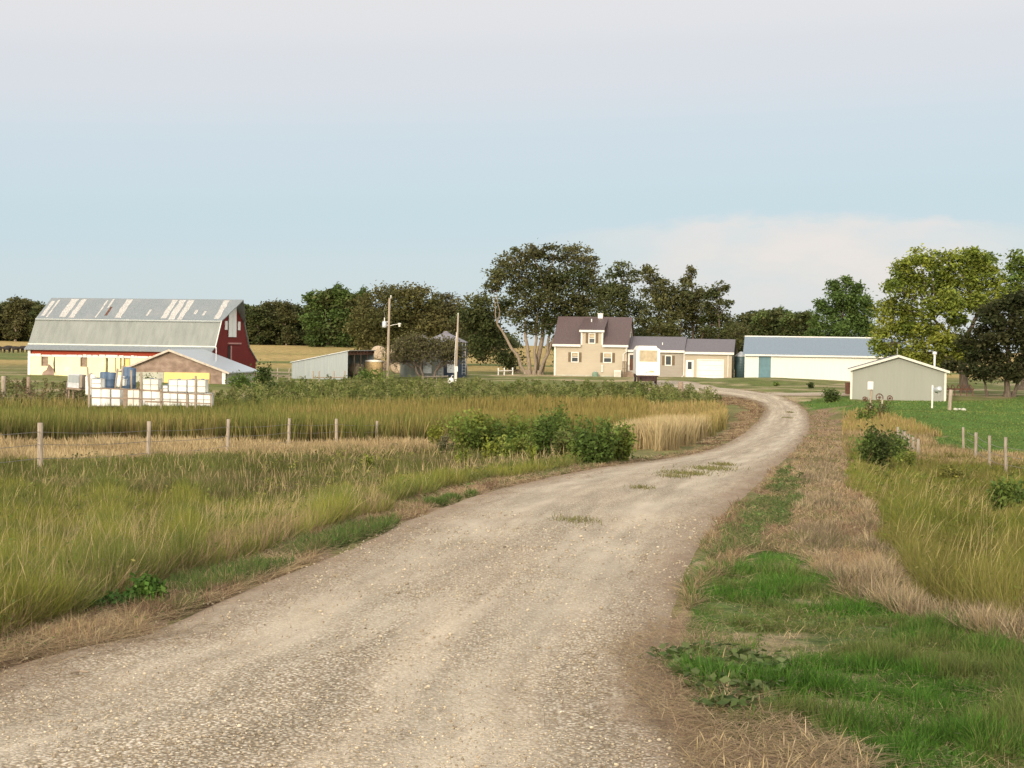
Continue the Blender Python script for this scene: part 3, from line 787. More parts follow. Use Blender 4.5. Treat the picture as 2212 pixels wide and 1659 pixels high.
b = Blades()
x, y = scatter('thatch', 16000, 1.5, jit=.3, road=False); n = len(x)
b.add(x, y, U(.04, .2, n), wid(y, .0035, .5), U(1.36, 1.54, n), pal(n, [C(.28, .2, .125), BROWN, STRAW * .8]), pal(n, [STRAW, C(.30, .21, .13), C(.19, .12, .075), PALE]), bend=.1, z=terrain(x, y) + .045 + U(0, .03, n))
x, y = scatter('thatch', 420, 1.5, keep=lambda x, y: (smooth(fnoise(x, y, .7, 86), .5, .6)) * (y < 8.5)); n = len(x)
b.add(x, y, U(.05, .14, n), wid(y, .005, .6), np.abs(rng.normal(.7, .4, n)), pal(n, [STRAW]), pal(n, [PALE, STRAW, C(.5, .4, .27)]), z=terrain(x, y) + .03)
b.build('dry_clippings', kind='stuff')

# low broad-leaved weeds at the edge of the gravel
b = Blades()
x, y = scatter('broadleaf', 120, .9, road=False, jit=.6); 
for q in range(9):
    px_, py_ = x + rng.normal(0, .05, len(x)), y + rng.normal(0, .05, len(x))
    b.leaves(np.column_stack([px_, py_, terrain(px_, py_) + U(.02, .11, len(x))]), .032, pal(len(x), [C(.09, .125, .038), C(.065, .1, .028), C(.13, .16, .06)]), up=1.2, squash=.75)
b.build('broadleaf_weeds', M['leaf'], kind='stuff')

# leafy forbs scattered through the rough grass
def forbs(b, zone, n, hmin, hmax, cols, size, k=1.2):
    x, y = scatter(zone, n, k); 
    for i in range(len(x)):
        m = int(U(10, 26)); h = U(hmin, hmax); t = rng.random(m)
        c = np.column_stack([x[i] + rng.normal(0, .09, m) * (.5 + h), y[i] + rng.normal(0, .09, m) * (.5 + h), tz(x[i], y[i]) + t * h])
        b.leaves(c, max(size, .0012 * y[i]), pal(1, cols, var=.2) * U(.85, 1.15, (m, 1)), up=.4, squash=.45)
b = Blades()
forbs(b, 'tall_green', 420, .15, .45, [C(.14, .17, .04), C(.17, .16, .07), C(.10, .14, .035), C(.21, .19, .06)], .018)
forbs(b, 'olive', 420, .15, .42, [C(.13, .14, .045), C(.17, .145, .075), C(.2, .2, .05)], .022)
forbs(b, 'tall_right', 380, .15, .42, [C(.14, .17, .035), C(.19, .17, .06), C(.12, .15, .03)], .018)
forbs(b, 'patch_right', 160, .05, .2, [C(.09, .14, .04), C(.14, .16, .06)], .016)
forbs(b, 'verge_left', 150, .03, .14, [C(.08, .13, .03), C(.13, .14, .05)], .014)
forbs(b, 'lawn_near', 160, .03, .1, [C(.08, .14, .03), C(.12, .16, .05)], .016)
b.build('wild_forbs', M['leaf'], kind='stuff')

# bushy weeds between the reeds and the farmyard
def weed_field(b, x, y, hmin, hmax, leaves, cols, size):
    for i in range(len(x)):
        h = U(hmin, hmax); m = leaves
        t = rng.random(m) ** .7
        r = .42 * h * np.sqrt(np.clip(1.05 - t, .05, 1)) * np.sqrt(rng.random(m)); a = U(0, 6.283, m)
        c = np.column_stack([x[i] + r * np.cos(a), y[i] + r * np.sin(a), tz(x[i], y[i]) + t * h])
        col = pal(1, cols, var=.2)
        b.leaves(c, size, np.repeat(col, m, 0) * U(.85, 1.15, (m, 1)), up=.2, squash=.4)
b = Blades()
x, y = scatter('weeds', 1700, .4, road=False)
g = fnoise(x, y, 9, 87)
weed_field(b, x, y, .6, 1.2, 52, [C(.175, .19, .06), C(.14, .165, .045), C(.21, .21, .08), C(.115, .14, .038)], .10)
x, y = scatter('weeds_tan', 480, .4, road=False)
weed_field(b, x, y, .6, 1.3, 44, [C(.15, .135, .055), C(.2, .16, .085), C(.1, .11, .035), C(.17, .13, .075)], .11)
b.build('bushy_weeds', M['leaf'], kind='stuff')

# thin weeds growing on the crown of the driveway
b = Blades()
for px, py, w_, n_ in ((1243, 1139, .28, 260), (1385, 1064, .25, 160), (1450, 1038, .3, 240), (1480, 1030, .55, 520), (1530, 1019, .6, 520), (1560, 1010, .3, 200), (1705, 893, .3, 120), (1700, 905, .3, 90)):
    gx_, gy_ = G(px, py)
    x = gx_ + rng.normal(0, w_ * .5, n_); y = gy_ + rng.normal(0, w_ * .9, n_)
    b.add(x, y, U(.03, .1, n_), wid(y, .006, .8), rng.normal(.6, .3, n_), pal(n_, [C(.16, .15, .06)]), pal(n_, [C(.15, .17, .05), C(.22, .19, .09)]), z=terrain(x, y) + .06)
b.build('road_weeds', kind='stuff')

# loose stones on the nearest gravel
ico = [(0, 0, 1)] + [(.894 * math.cos(1.2566 * k), .894 * math.sin(1.2566 * k), .447) for k in range(5)] + [(.894 * math.cos(1.2566 * k + .628), .894 * math.sin(1.2566 * k + .628), -.447) for k in range(5)] + [(0, 0, -1)]
ifc = [(0, 1 + k, 1 + (k + 1) % 5) for k in range(5)] + [(1 + k, 6 + k, 1 + (k + 1) % 5) for k in range(5)] + [(1 + (k + 1) % 5, 6 + k, 6 + (k + 1) % 5) for k in range(5)] + [(6 + k, 11, 6 + (k + 1) % 5) for k in range(5)]
ico, ifc = np.array(ico), np.array(ifc)
n0 = 20000
rad = 5.2 * (20 / 5.2) ** (rng.random(n0) ** 1.3); a = U(-R(21), R(12), n0)
x, y = rad * np.sin(a), rad * np.cos(a)
ok = inpoly(x, y, ROAD_POLY) & (rng.random(n0) < .25 + .75 * smooth(fnoise(x, y, .8, 88), .4, .58)); x, y = x[ok], y[ok]; n = len(x)
# road surface height as laid (lift + crown), found from the cross position
dl, dr_ = edge_dist(x, y, Ls), edge_dist(x, y, Rs); tt = dl / (dl + dr_)
sz = (U(.0035, .007, n) * np.clip(rad[ok] / 9, .9, 1.6))[:, None, None] * (1 + .8 * (rng.random(n) < .05))[:, None, None]
V = ico[None] * rng.normal(1, .22, (n, 12, 1)) * sz * np.array([1, 1, .7]) * U(.75, 1.3, (n, 1, 3))
V += np.column_stack([x, y, terrain(x, y) + .03 + .05 * (1 - (2 * tt - 1) ** 2) + (fnoise(x, y, .8, 9) - .5) * .03 + .002])[:, None, :]
col = np.repeat(pal(n, [C(.52, .45, .33), C(.42, .35, .25), C(.62, .55, .42), C(.32, .26, .18)], [.4, .3, .12, .18]), 12, 0)
L = (ifc[None] + (np.arange(n) * 12)[:, None, None]).ravel()
np_mesh('loose_gravel', V.reshape(-1, 3), L, np.full(n * 20, 3), M['blade'], color=np.clip(col, 0, 1), smooth_=True)['kind'] = 'stuff'
mb = MB()
for pts, r in (([(150, 1478), (172, 1474), (192, 1476)], .008), ([(172, 1474), (165, 1469)], .005)):
    mb.tube([(*G(*p), tz(*G(*p)) + .06) for p in pts], [r, r * .9, r * .6][:len(pts)], 6)
tag(mb.build('stick', M['bark_pale']), 'pale forked dry stick lying on the gravel at the left edge', 'stick')

# ================================================================ buildings
M['barn_roof'] = m_ribbed('barn_upper_roof', (.21, .237, .242), (.16, .18, .185), period=.22, stain=(.30, .29, .275), stain_amt=.3)
M['barn_roof_low'] = m_ribbed('barn_lower_roof', (.25, .265, .24), (.185, .20, .18), period=.22, streak=(2.2, 1, .06), stain=(.22, .225, .20), stain_amt=.25)
M['peel'] = m_plain('peeling_white_paint', (.52, .505, .465), .1, 9, c2=(.24, .235, .225))
M['barn_red'] = m_wood('barn_red_boards', (.18, .024, .02), (.115, .017, .015), (8, 8, .5))
M['barn_red_band'] = m_wood('barn_red_band', (.36, .062, .028), (.24, .04, .022), (.5, 8, 8))
m, t_, o_ = new_mat('barn_plaster')
n1, n2 = noise(t_, .8, 6), noise(t_, 3.0, 5, (1, 1, 2.5))
c_ = rampc(t_, n1, [(.3, (.80, .72, .42)), (.6, (.86, .80, .50)), (.78, (.84, .80, .62))])
c_ = mixc(t_, rampc(t_, n2, [(.62, (0, 0, 0)), (.74, (.6,) * 3)]), c_, (.52, .42, .26))
bsdf(t_, o_, c_, .9, 0, .1, n2, .4); M['plaster'] = m
m, t_, o_ = new_mat('old_masonry')
n1, n2 = noise(t_, 1.1, 6, (1, 1, 1.6)), noise(t_, 5, 4)
c_ = rampc(t_, n1, [(.28, (.16, .115, .09)), (.5, (.26, .19, .15)), (.72, (.38, .295, .24))])
c_ = mixc(t_, rampc(t_, n2, [(.55, (0, 0, 0)), (.7, (.5,) * 3)]), c_, (.24, .16, .115))
bsdf(t_, o_, c_, .95, 0, .1, n1, .5); M['masonry'] = m
M['rake_old'] = m_plain('old_rake_paint', (.50, .43, .36), .2, 4)
M['trim_dull'] = m_plain('dull_trim', (.60, .58, .50), .08, 3)
M['concrete'] = m_plain('concrete', (.42, .42, .34), .2, 1.5, .9)
M['shed_roof'] = m_ribbed('shed_roof', (.42, .46, .48), (.33, .37, .39), axis='Y', period=.3, rough=.35, stain=(.4, .36, .34), stain_amt=.25)
M['yellow'] = m_ribbed('yellow_sheet', (.80, .60, .22), (.74, .53, .17), period=.22, rough=.5)
M['grey_metal'] = m_ribbed('grey_sheet_wall', (.31, .345, .345), (.265, .30, .305), axis='X', period=.3, rough=.45)
M['bin'] = m_ribbed('bin_ring', (.20, .225, .195), (.13, .145, .13), axis='Z', period=.14, rough=.8, streak=(1.5, 1.5, .1), stain=(.26, .2, .15), stain_amt=.4)
M['bin_dark'] = m_ribbed('bin_blue', (.035, .055, .085), (.018, .03, .05), axis='Z', period=.14, rough=.8, streak=(1.5, 1.5, .1))
M['bin_roof'] = m_ribbed('bin_roof', (.20, .185, .20), (.15, .14, .155), axis='X', period=.3)
M['siding'] = m_siding('tan_siding', (.47, .41, .31), (.41, .35, .26))
M['siding_grey'] = m_siding('grey_siding', (.36, .325, .27), (.30, .265, .22))
M['house_roof'] = m_ribbed('brown_metal_roof', (.105, .072, .066), (.082, .056, .052), period=.23, rough=.5)
M['wing_roof'] = m_ribbed('grey_brown_roof', (.135, .122, .128), (.11, .098, .104), period=.23, rough=.5)
M['shutter'] = m_plain('shutter', (.155, .11, .065), .15, 6)
M['door_brown'] = m_wood('brown_door', (.14, .07, .045), (.09, .045, .03), (6, 6, .5))
M['green_door'] = m_plain('blue_green_door', (.10, .19, .22), .12, 2, .5)
M['shed_white'] = m_ribbed('white_sheet_wall', (.70, .70, .62), (.63, .635, .57), period=.25, rough=.45)
M['blue_roof'] = m_ribbed('blue_grey_roof', (.175, .222, .26), (.145, .187, .222), period=.25, rough=.45)
M['garage_wall'] = m_ribbed('sage_wall', (.262, .272, .232), (.24, .25, .212), period=.25, rough=.6, streak=(1.5, 1.5, .15), bstr=.3)
M['camper'] = m_plain('camper_shell', (.82, .81, .78), .03, 1.5, .35)
M['camper_shade'] = m_plain('camper_shaded_side', (.56, .555, .55), .06, 1.5, .4)  # the white shell greyed, shade of its side put into the colour
M['camper_win'] = m_plain('camper_blind', (.42, .35, .23), .18, 3, .5)
M['hitch'] = m_plain('dark_red_steel', (.045, .022, .02), .4, 3, .6)
M['tote'] = m_plain('white_plastic', (.82, .82, .76), .06, 3, .5)
M['tote_old'] = m_plain('yellowed_plastic', (.78, .75, .64), .08, 3, .5)
M['cage'] = m_plain('cage_steel', (.30, .30, .28), .2, 4, .5)
M['blue'] = m_plain('blue_plastic', (.075, .12, .19), .2, 3, .5)
M['hay'] = m_plain('hay', (.46, .34, .17), .3, 9, .95, c2=(.27, .19, .09))
M['hay_old'] = m_plain('weathered_hay', (.44, .35, .25), .3, 7, .95, c2=(.26, .2, .14))
M['net'] = m_plain('white_bale_wrap', (.74, .70, .60), .12, 5, .7)
M['teal'] = m_ribbed('teal_tank', (.075, .125, .14), (.05, .09, .10), axis='Z', period=.3)

def hip(name, poly_pts, a, b, th, mat, parent, axis='x'):
    """a roof sheet: cross-section line given as points (y,z), thickened downwards and run from a to b"""
    top = list(poly_pts); bot = [(p[0], p[1] - th) for p in reversed(top)]
    return MB().prism(top + bot, a, b, axis).build(name, mat, parent)

# ---- the big gambrel barn
barn = thing('barn', 'long gambrel barn with grey metal roof, red gable end and peeling yellow-white wall', 'barn', (at(62, 150).x, 150, -1.95), -.19)
BL, BW = 19.0, 10.0
prof = [(-.45, 2.62), (.35, 3.08), (1.85, 5.6), (5.0, 7.75), (8.15, 5.6), (9.65, 3.08), (10.75, 2.52)]
holes = [(1.35, 2.05, .95, 1.95)] + [(5.45, 6.15, .95, 1.95), (8.05, 8.3, .0, 1.85), (9.05, 9.17, .5, 1.95), (9.55, 9.72, .5, 1.95)] + [(9.95, 10.6, 1.0, 1.95)]
MB().wall(0, BL, -.6, 2.02, 0, .35, holes).build('stone_wall', M['plaster'], barn)
MB().wall(.05, BL - .05, 2.02, 2.62, .02, .3).build('red_band', M['barn_red_band'], barn)
mb = MB(); xx = .1
while xx < BL - .4:
    w_ = U(.25, 1.5); mb.box(xx, min(xx + w_, BL - .1), -.05, .019, 1.86 + U(-.02, .02), 2.10 + U(-.05, .06)); xx += w_ + U(.04, .14)
mb.build('ragged_white_trim', M['white'], barn)
MB().box(-.06, .2, -.06, .3, -.4, 2.5).build('corner_board', M['white'], barn)
MB().box(0.02, BL - .4, .5, .55, -.5, 2.4).build('interior_shade', M['dark'], barn)  # near-black sheet behind the openings, indoor shade put into its colour
for (a, b_, c, d) in holes[:2] + holes[5:]:
    w = MB().box(a - .03, a + .05, -.02, .1, c, d).box(b_ - .05, b_ + .03, -.02, .1, c, d).box(a + .05, b_ - .05, -.02, .1, d - .06, d).box(a + .05, b_ - .05, -.02, .1, c, c + .06).build('window', M['post'], barn)
    MB().box(a + .05, b_ - .05, .12, .15, c + .06, d - .06).build('window_board', M['plank'] if a < 9 else M['yellow'], w)
MB().prism([(2.15, -.5), (2.15, .45), (1.75, .9), (1.6, 1.0), (1.35, .45), (.95, .2), (.85, -.1), (1.0, -.5)][::-1], -.03, -.004, 'y').turn(Matrix.Translation((.55, 0, .15))).build('bare_stone_patch', M['masonry'], barn)
MB().prism([(2.70, .5), (2.64, 1.2), (2.72, 1.85), (2.78, 1.85), (2.8, .9), (2.86, .2)], -.035, -.005, 'y').turn(Matrix.Translation((-.02, 0, 0))).build('wall_crack', M['dark'], barn)
gab = [(0.02, -.6), (0.02, 2.6), (.45, 3.0), (1.95, 5.5), (5.0, 7.6), (8.05, 5.5), (9.55, 3.0), (11.7, 1.72), (11.7, -.6)]
MB().prism(gab, BL - .3, BL, 'x').build('gable_wall', M['barn_red'], barn)
MB().prism(gab, 0.02, .30, 'x').build('gable_wall', M['barn_red'], barn)
MB().box(.31, BL - .31, 11.4, 11.65, -.6, 1.6).build('rear_wall', M['plaster'], barn)
mb = MB()
for s0, s1 in (((.35, 3.08), (1.85, 5.6)), ((8.15, 5.6), (9.65, 3.08))):
    mb.prism([s0, s1, (s1[0], s1[1] - .12), (s0[0], s0[1] - .12)], -.25, BL + .12, 'x')
mb.build('lower_roof', M['barn_roof_low'], barn)
# upper slopes run out to a pointed hay hood over the gable
mb = MB()
for sgn in (-1, 1):
    k0, rg = (5 + sgn * 3.32, 5.53), (5.0, 7.75)
    top = [(-.25, k0[0], k0[1]), (BL + .15, k0[0], k0[1]), (BL + 1.15, rg[0], rg[1]), (-.25, rg[0], rg[1])]
    mb.add(top + [(p[0], p[1], p[2] - .1) for p in top], [(0, 1, 2, 3), (7, 6, 5, 4), (0, 4, 5, 1), (1, 5, 6, 2), (2, 6, 7, 3), (3, 7, 4, 0)])
mb.build('upper_roof', M['barn_roof'], barn)
mb = MB()
for y0, z0, y1, z1 in ((-.45, 2.62, .35, 3.08), (12.0, 1.66, 9.65, 3.08)):
    mb.prism([(y0, z0), (y1, z1), (y1, z1 - .1), (y0, z0 - .1)], -.25, BL + .1, 'x')
mb.build('flared_eave', M['barn_roof'], barn)
mb = MB()
for y0, z0, dz in ((.36, 3.10, .0), (1.78, 5.53, .0)):
    mb.box(-.26, BL + .13, y0 - .08, y0 + .04, z0 - .06, z0 + .05)
mb.prism([(.27, 3.1), (1.77, 5.62), (1.77, 5.45), (.27, 2.93)], BL + .121, BL + .2, 'x')
mb.build('roof_flashing', m_plain('pale_flashing', (.62, .64, .58), .1, 2), barn)
sl = (7.75 - 5.53) / 3.32
def roof_patch(x0, x1, f0, f1, mat, jag=.05):
    n_ = 7; A, B_ = [], []
    for i in range(n_):
        f = f0 + (f1 - f0) * i / (n_ - 1); y_ = 1.68 + 3.32 * f; z_ = 5.53 + sl * 3.32 * f + .012
        A.append((x0 + U(-jag, jag), y_, z_)); B_.append((x1 + U(-jag, jag), y_, z_))
    vs = A + B_
    MB().add(vs, [(i, n_ + i, n_ + i + 1, i + 1) for i in range(n_ - 1)]).build('paint_patch', mat, barn)
ppm = BL / 1515.0           # barn metres per measured unit along the roof
for u0, u1, f0, f1, mt in ((345, 375, .15, .85, 'peel'), (393, 410, .1, .9, 'peel'), (500, 560, .1, .95, 'peel'), (585, 632, .08, .95, 'peel'), (868, 888, .2, .6, 'rust'), (800, 815, .1, .9, 'peel'), (845, 862, .55, .95, 'peel'),
                           (960, 1015, .1, .95, 'peel'), (1205, 1225, .2, .5, 'peel'), (1340, 1385, .1, .95, 'peel'), (1402, 1455, .05, .95, 'peel'), (1475, 1520, .05, .95, 'peel'), (1580, 1605, .3, .5, 'peel'),
                           (1655, 1675, .25, .45, 'peel'), (1765, 1810, .1, .95, 'peel')):
    s_ = -.25 + (u0 - 320) * ppm * 1.02; roof_patch(s_, s_ + (u1 - u0) * ppm, f0, f1, M[mt], .06 if u1 - u0 > 30 else .03)
mb = MB(); mb.box(BL + .005, BL + .07, 4.0, 4.97, 4.05, 7.0).box(BL + .005, BL + .07, 5.03, 6.0, 4.05, 7.0)
hd = mb.build('hay_door', M['white'], barn)
mb = MB()
for y_ in (3.85, 4.985, 6.02): mb.box(BL + .02, BL + .06, y_, y_ + .03, 4.0, 6.9)
mb.build('door_batten', M['dark'], hd)
for y_ in (3.05, 6.5): MB().box(BL + .005, BL + .06, y_, y_ + .6, 4.75, 5.6).build('gable_window', M['white'], barn)
d_ = MB().box(BL + .005, BL + .05, 3.85, 4.6, .6, 3.2).build('doorway_shade', M['dark'], barn)  # solid slab, shade inside the open door gap painted as near-black
MB().box(BL + .06, BL + .13, 4.6, 7.2, .5, 3.2).build('sliding_door', M['barn_red'], barn)
MB().box(BL + .005, BL + .14, 3.8, 7.2, 3.35, 3.5).build('door_rail', m_plain('rail_pink', (.4, .2, .18), .2, 3), barn)
MB().box(BL + .065, BL + .14, 4.45, 4.62, .5, 3.2).build('door_post', m_plain('rail_pink2', (.42, .22, .2), .2, 3), barn)

# ---- low masonry shed in front of the barn
sh = thing('masonry_shed', 'low brown masonry shed with yellow door panel and pale metal roof before the barn', 'shed', (P(262, 826, 136).x, 136, -2.15), -.12)
SL, SD = 9.5, 9.0
gp = [(0, -.6), (0, 1.15), (4.45, 2.95), (9.5, 1.2), (9.5, -.6)]
MB().prism(gp, 0, .35, 'y').build('front_gable', M['masonry'], sh)
MB().box(0, .3, .35, SD, -.6, 1.1).box(SL - .3, SL, .35, SD, -.6, 1.15).box(.3, SL - .3, SD - .3, SD, -.6, 1.1).build('side_walls', M['concrete'], sh)
MB().box(.1, 3.9, -.06, -.003, -.6, 1.0).build('plinth', M['concrete'], sh)
MB().prism([(-.35, 1.05), (4.45, 3.04), (9.9, 1.1), (9.9, 1.0), (4.45, 2.94), (-.35, .95)], -.3, SD + .3, 'y').build('roof', M['shed_roof'], sh)
MB().prism([(-.36, .9), (-.36, 1.07), (4.45, 3.06), (9.91, 1.12), (9.91, .95), (4.45, 2.87)], -.36, -.302, 'y').build('rake_board', M['rake_old'], sh)
MB().box(3.95, 8.1 - .02, -.10, -.003, -.5, 1.02).build('yellow_door', M['yellow'], sh)
MB().box(9.22, 9.52, -.08, -.003, -.6, 1.1).build('corner_post', M['white'], sh)
MB().tube([(7.2, 4.5, 1.9), (7.2, 4.5, 3.3)], .05).build('vent_pipe', M['steel'], sh)

# ---- open-sided lean-to of grey sheet
lt = thing('lean_to_shed', 'grey metal lean-to with sloping top and open dark side, left of the utility pole', 'shed', (P(630, 812, 153).x, 153, -1.95), -.17)
q4 = lambda a, b: ((a - 60) * .2532 / 28.8, (478 - b) * .2532 / 28.8)
MB().prism([(0, -.6), (0, 1.65), (5.75, 2.85), (5.75, -.6)], 0, .12, 'y').build('side_wall', M['grey_metal'], lt)
MB().prism([(0, -.6), (0, 1.65), (5.75, 2.85), (5.75, -.6)], 9.9, 10, 'y').build('side_wall', M['grey_metal'], lt)
MB().box(0, .1, .12, 9.9, -.6, 1.62).build('rear_wall', M['grey_metal'], lt)
MB().prism([(-.15, 1.66), (5.95, 2.93), (5.95, 2.87), (-.15, 1.60)], -.15, 10.1, 'y').build('roof', M['steel'], lt)
mb = MB()
for k in range(8): mb.box(5.5, 5.9, .4 + 1.3 * k, .55 + 1.3 * k, 2.6, 2.84)
mb.box(5.62, 5.74, .2, 9.9, 2.45, 2.6).build('roof_beam', M['rust'], lt)
for y_ in (2.6, 5.0, 7.6): MB().tube([(5.68, y_, -.5), (5.68, y_, 2.45)], .09).build('post', M['bark'], lt)

# ---- grain bins
def grain_bin(px, d, r, h, z0, mat, label):
    t = thing('grain_bin', label, 'grain bin', (at(px, d).x, d, z0), .3)
    prof_ = [(r, -.5)] + [(r + .012 * (k % 2), h * k / 12) for k in range(13)]
    MB().lathe(prof_, 36).build('bin_wall', mat, t, True)
    MB().lathe([(r + .12, h - .03), (r + .12, h + .02), (.35, h + r * .42), (.35, h + r * .42 + .12), (.05, h + r * .45 + .15)], 36).build('bin_roof', M['bin_roof'], t)
    MB().box(-.45, .45, -r - .07, -r + .1, .5, 2.0).build('hatch', M['steel'], t)
    ld = MB()
    for s_ in (-.2, .2): ld.tube([(1.0 + s_, -r - .06 + .12, .3), (1.0 + s_, -r + .08, h)], .02, 5)
    for k in range(9): ld.tube([(.8, -r + .06, .5 + .32 * k), (1.2, -r + .06, .5 + .32 * k)], .016, 5)
    ld.turn(Matrix.Rotation(.25, 4, 'Z')).build('ladder', M['steel'], t)
grain_bin(912, 163, 2.3, 3.35, -1.85, M['bin'], 'pale corrugated grain bin standing behind the half-bare brown tree')
grain_bin(963, 168, 2.32, 3.8, -1.85, M['bin_dark'], 'dark blue-grey grain bin behind the bare thin pole')

# ---- the house, its low wing and the attached garage
hs = thing('farmhouse', 'tan farmhouse with brown metal roof, dormer, low wing and attached garage', 'house', (P(1197, 810, 178).x, 178, -1.72), -.185)
def gable_roof(name, x0, x1, y0, yr, y1, ze, zr, mat, parent, th=.1, over=.25):
    k = (zr - ze) / (yr - y0); zo = ze - k * over
    return MB().prism([(y0 - over, zo), (yr, zr), (y1 + over, zo), (y1 + over, zo - th), (yr, zr - th), (y0 - over, zo - th)], x0, x1, 'x').build(name, mat, parent)
def window(parent, x0, x1, z0, z1, y=0., mid=True, shut=.31, fw=.11):
    mb = MB().box(x0, x0 + fw, y - .05, y + .06, z0, z1).box(x1 - fw, x1, y - .05, y + .06, z0, z1)
    mb.box(x0 + fw, x1 - fw, y - .05, y + .06, z1 - fw, z1).box(x0 + fw, x1 - fw, y - .05, y + .06, z0, z0 + fw)
    if mid: mb.box(x0 + fw, x1 - fw, y - .03, y + .06, (z0 + z1) / 2 - .04, (z0 + z1) / 2 + .04)
    w = mb.build('window', M['trim'], parent)
    MB().box(x0 + fw, x1 - fw, y + .065, y + .08, z0 + fw, z1 - fw).build('pane', M['glass'], w)
    if mid: MB().box(x0 + fw + .02, x1 - fw - .02, y + .056, y + .064, (z0 + z1) / 2 + .1, z1 - fw - .02).build('blind', M['camper_win'], w)
    if shut:
        for a in (x0 - shut - .01, x1 + .01):
            m2_ = MB().box(a, a + shut, y - .045, y - .003, z0 + .06, z1 - .04)
            for k in range(9): m2_.box(a + .04, a + shut - .04, y - .055, y - .045, z0 + .15 + k * (z1 - z0 - .3) / 9, z0 + .19 + k * (z1 - z0 - .3) / 9)
            m2_.build('shutter', M['shutter'], parent)
W1, W2, W3 = (1.95, 2.85, 1.55, 2.76), (5.68, 6.72, 1.55, 2.76), (3.95, 4.75, 3.75, 5.0)
mainw = MB().wall(0, 8.4, -.6, 3.85, 0, .2, [W1, W2, (3.1, 5.6, 3.7, 3.9)]).build('front_wall', M['siding'], hs)
MB().wall(3.1, 5.6, 3.7, 5.3, 0, .2, [W3]).build('dormer', M['siding'], hs)
gw = [(0.2, -.6), (0.2, 3.9), (3.7, 6.8), (7.2, 3.9), (7.2, -.6)]
MB().prism(gw, 0, .2, 'x').build('gable_wall', M['siding'], hs)
rg = MB().prism(gw, 8.2, 8.4, 'x').build('gable_wall', M['siding'], hs)
w = MB().box(8.401, 8.46, 3.2, 4.1, 3.9, 5.2).build('window', M['trim'], hs); MB().box(8.461, 8.47, 3.3, 4.0, 4.0, 5.1).build('pane', M['glass'], w)
MB().box(0, 8.4, 7.2, 7.4, -.6, 3.9).build('rear_wall', M['siding'], hs)
k = (6.92 - 3.87) / 3.7
mb = MB()   # main roof, left and right of the dormer, and the rear slope
for a, c in ((-.2, 3.05), (5.65, 8.6)):
    mb.prism([(-.3, 3.87 - .3 * k), (3.7, 6.92), (3.7, 6.8), (-.3, 3.75 - .3 * k)], a, c, 'x')
mb.prism([(3.2, 6.92 - .5 * k), (3.7, 6.92), (3.7, 6.8), (3.2, 6.8 - .5 * k)], 3.05, 5.65, 'x')
mb.prism([(3.7, 6.92), (7.7, 3.87 - .3 * k), (7.7, 3.75 - .3 * k), (3.7, 6.8)], -.2, 8.6, 'x')
rf = mb.build('roof', M['house_roof'], hs)
MB().prism([(-.28, 5.32), (3.55, 6.80 - .02), (3.55, 6.66), (-.28, 5.2)], 2.92, 5.78, 'x').build('dormer_roof', M['house_roof'], hs)
MB().prism([(.2, 3.9), (.2, 5.28), (3.0, 6.3)], 3.1, 3.2, 'x').build('dormer_cheek', M['siding'], hs)
MB().prism([(.2, 3.9), (.2, 5.28), (3.0, 6.3)], 5.5, 5.6, 'x').build('dormer_cheek', M['siding'], hs)
MB().box(4.55, 5.1, 3.45, 3.95, 6.7, 7.25).box(4.5, 5.15, 3.4, 4.0, 7.25, 7.33).build('chimney', M['white'], rf)
MB().tube([(3.95, 2.4, 6.2), (3.95, 2.4, 6.65)], .07).build('vent_pipe', M['white'], rf)
mb = MB().box(-.2, 3.08, -.36, -.302, 3.38, 3.64).box(5.62, 8.6, -.36, -.302, 3.38, 3.64)
mb.box(2.9, 5.8, -.34, -.282, 5.08, 5.32).box(3.06, 3.24, -.05, -.002, 3.6, 5.1).box(5.46, 5.64, -.05, -.002, 3.6, 5.1)
mb.build('fascia', M['trim'], hs)
for a, c in ((-.03, -.3), (8.27, 2.9)): MB().box(a, a + .18, -.05, -.001, c, 3.4).build('corner_board', M['trim'], hs)
MB().tube([(8.35, -.12, 3.4), (8.35, -.12, 2.85), (8.02, -.12, 2.6), (8.02, -.12, .2)], .06).build('downspout', M['trim'], hs)
for q_ in (W1, W2, W3): window(hs, *q_)
MB().box(.02, 8.38, -.03, -.002, -.6, .12).build('foundation', M['concrete'], hs)
# wing: set back a little, with the entry door beside the main house
D0 = (8.62, 9.3, .75, 2.62); W4, W5 = (12.75, 13.55, 1.35, 2.55), (10.8, 11.6, 1.35, 2.55)
MB().wall(8.4, 14.85, -.6, 3.2, .5, .7, [D0, W4, W5]).build('wing_wall', M['siding_grey'], hs)
MB().box(8.4, 14.85, 6.4, 6.6, -.6, 3.2).build('wing_wall', M['siding_grey'], hs)
wr = gable_roof('wing_roof', 8.42, 15.0, .5, 3.5, 6.5, 3.2, 4.7, M['wing_roof'], hs)
MB().prism([(.5, 2.9), (.5, 3.2), (3.5, 4.6), (6.5, 3.2), (6.5, 2.9)], 14.7, 14.85, 'x').build('gable_wall', M['siding_grey'], hs)
MB().tube([(12.35, 1.6, 3.6), (12.35, 1.6, 4.0)], .06).build('vent_pipe', M['white'], wr)
MB().box(8.45, 15.0, .19, .245, 2.86, 3.12).build('wing_fascia', M['trim'], hs)
dr2 = MB().box(D0[0] + .08, D0[1] - .08, .54, .6, D0[2], D0[3] - .08).build('entry_door', M['door_brown'], hs)
MB().box(D0[0] + .16, D0[1] - .16, .53, .539, 2.1, 2.45).build('pane', M['glass'], dr2)
MB().box(D0[0] - .1, D0[0] + .08, .44, .52, .7, 2.7).box(D0[1] - .08, D0[1] + .1, .44, .52, .7, 2.7).box(D0[0] + .08, D0[1] - .08, .44, .52, D0[3] - .08, 2.72).build('door_frame', M['trim'], hs)
st = MB()
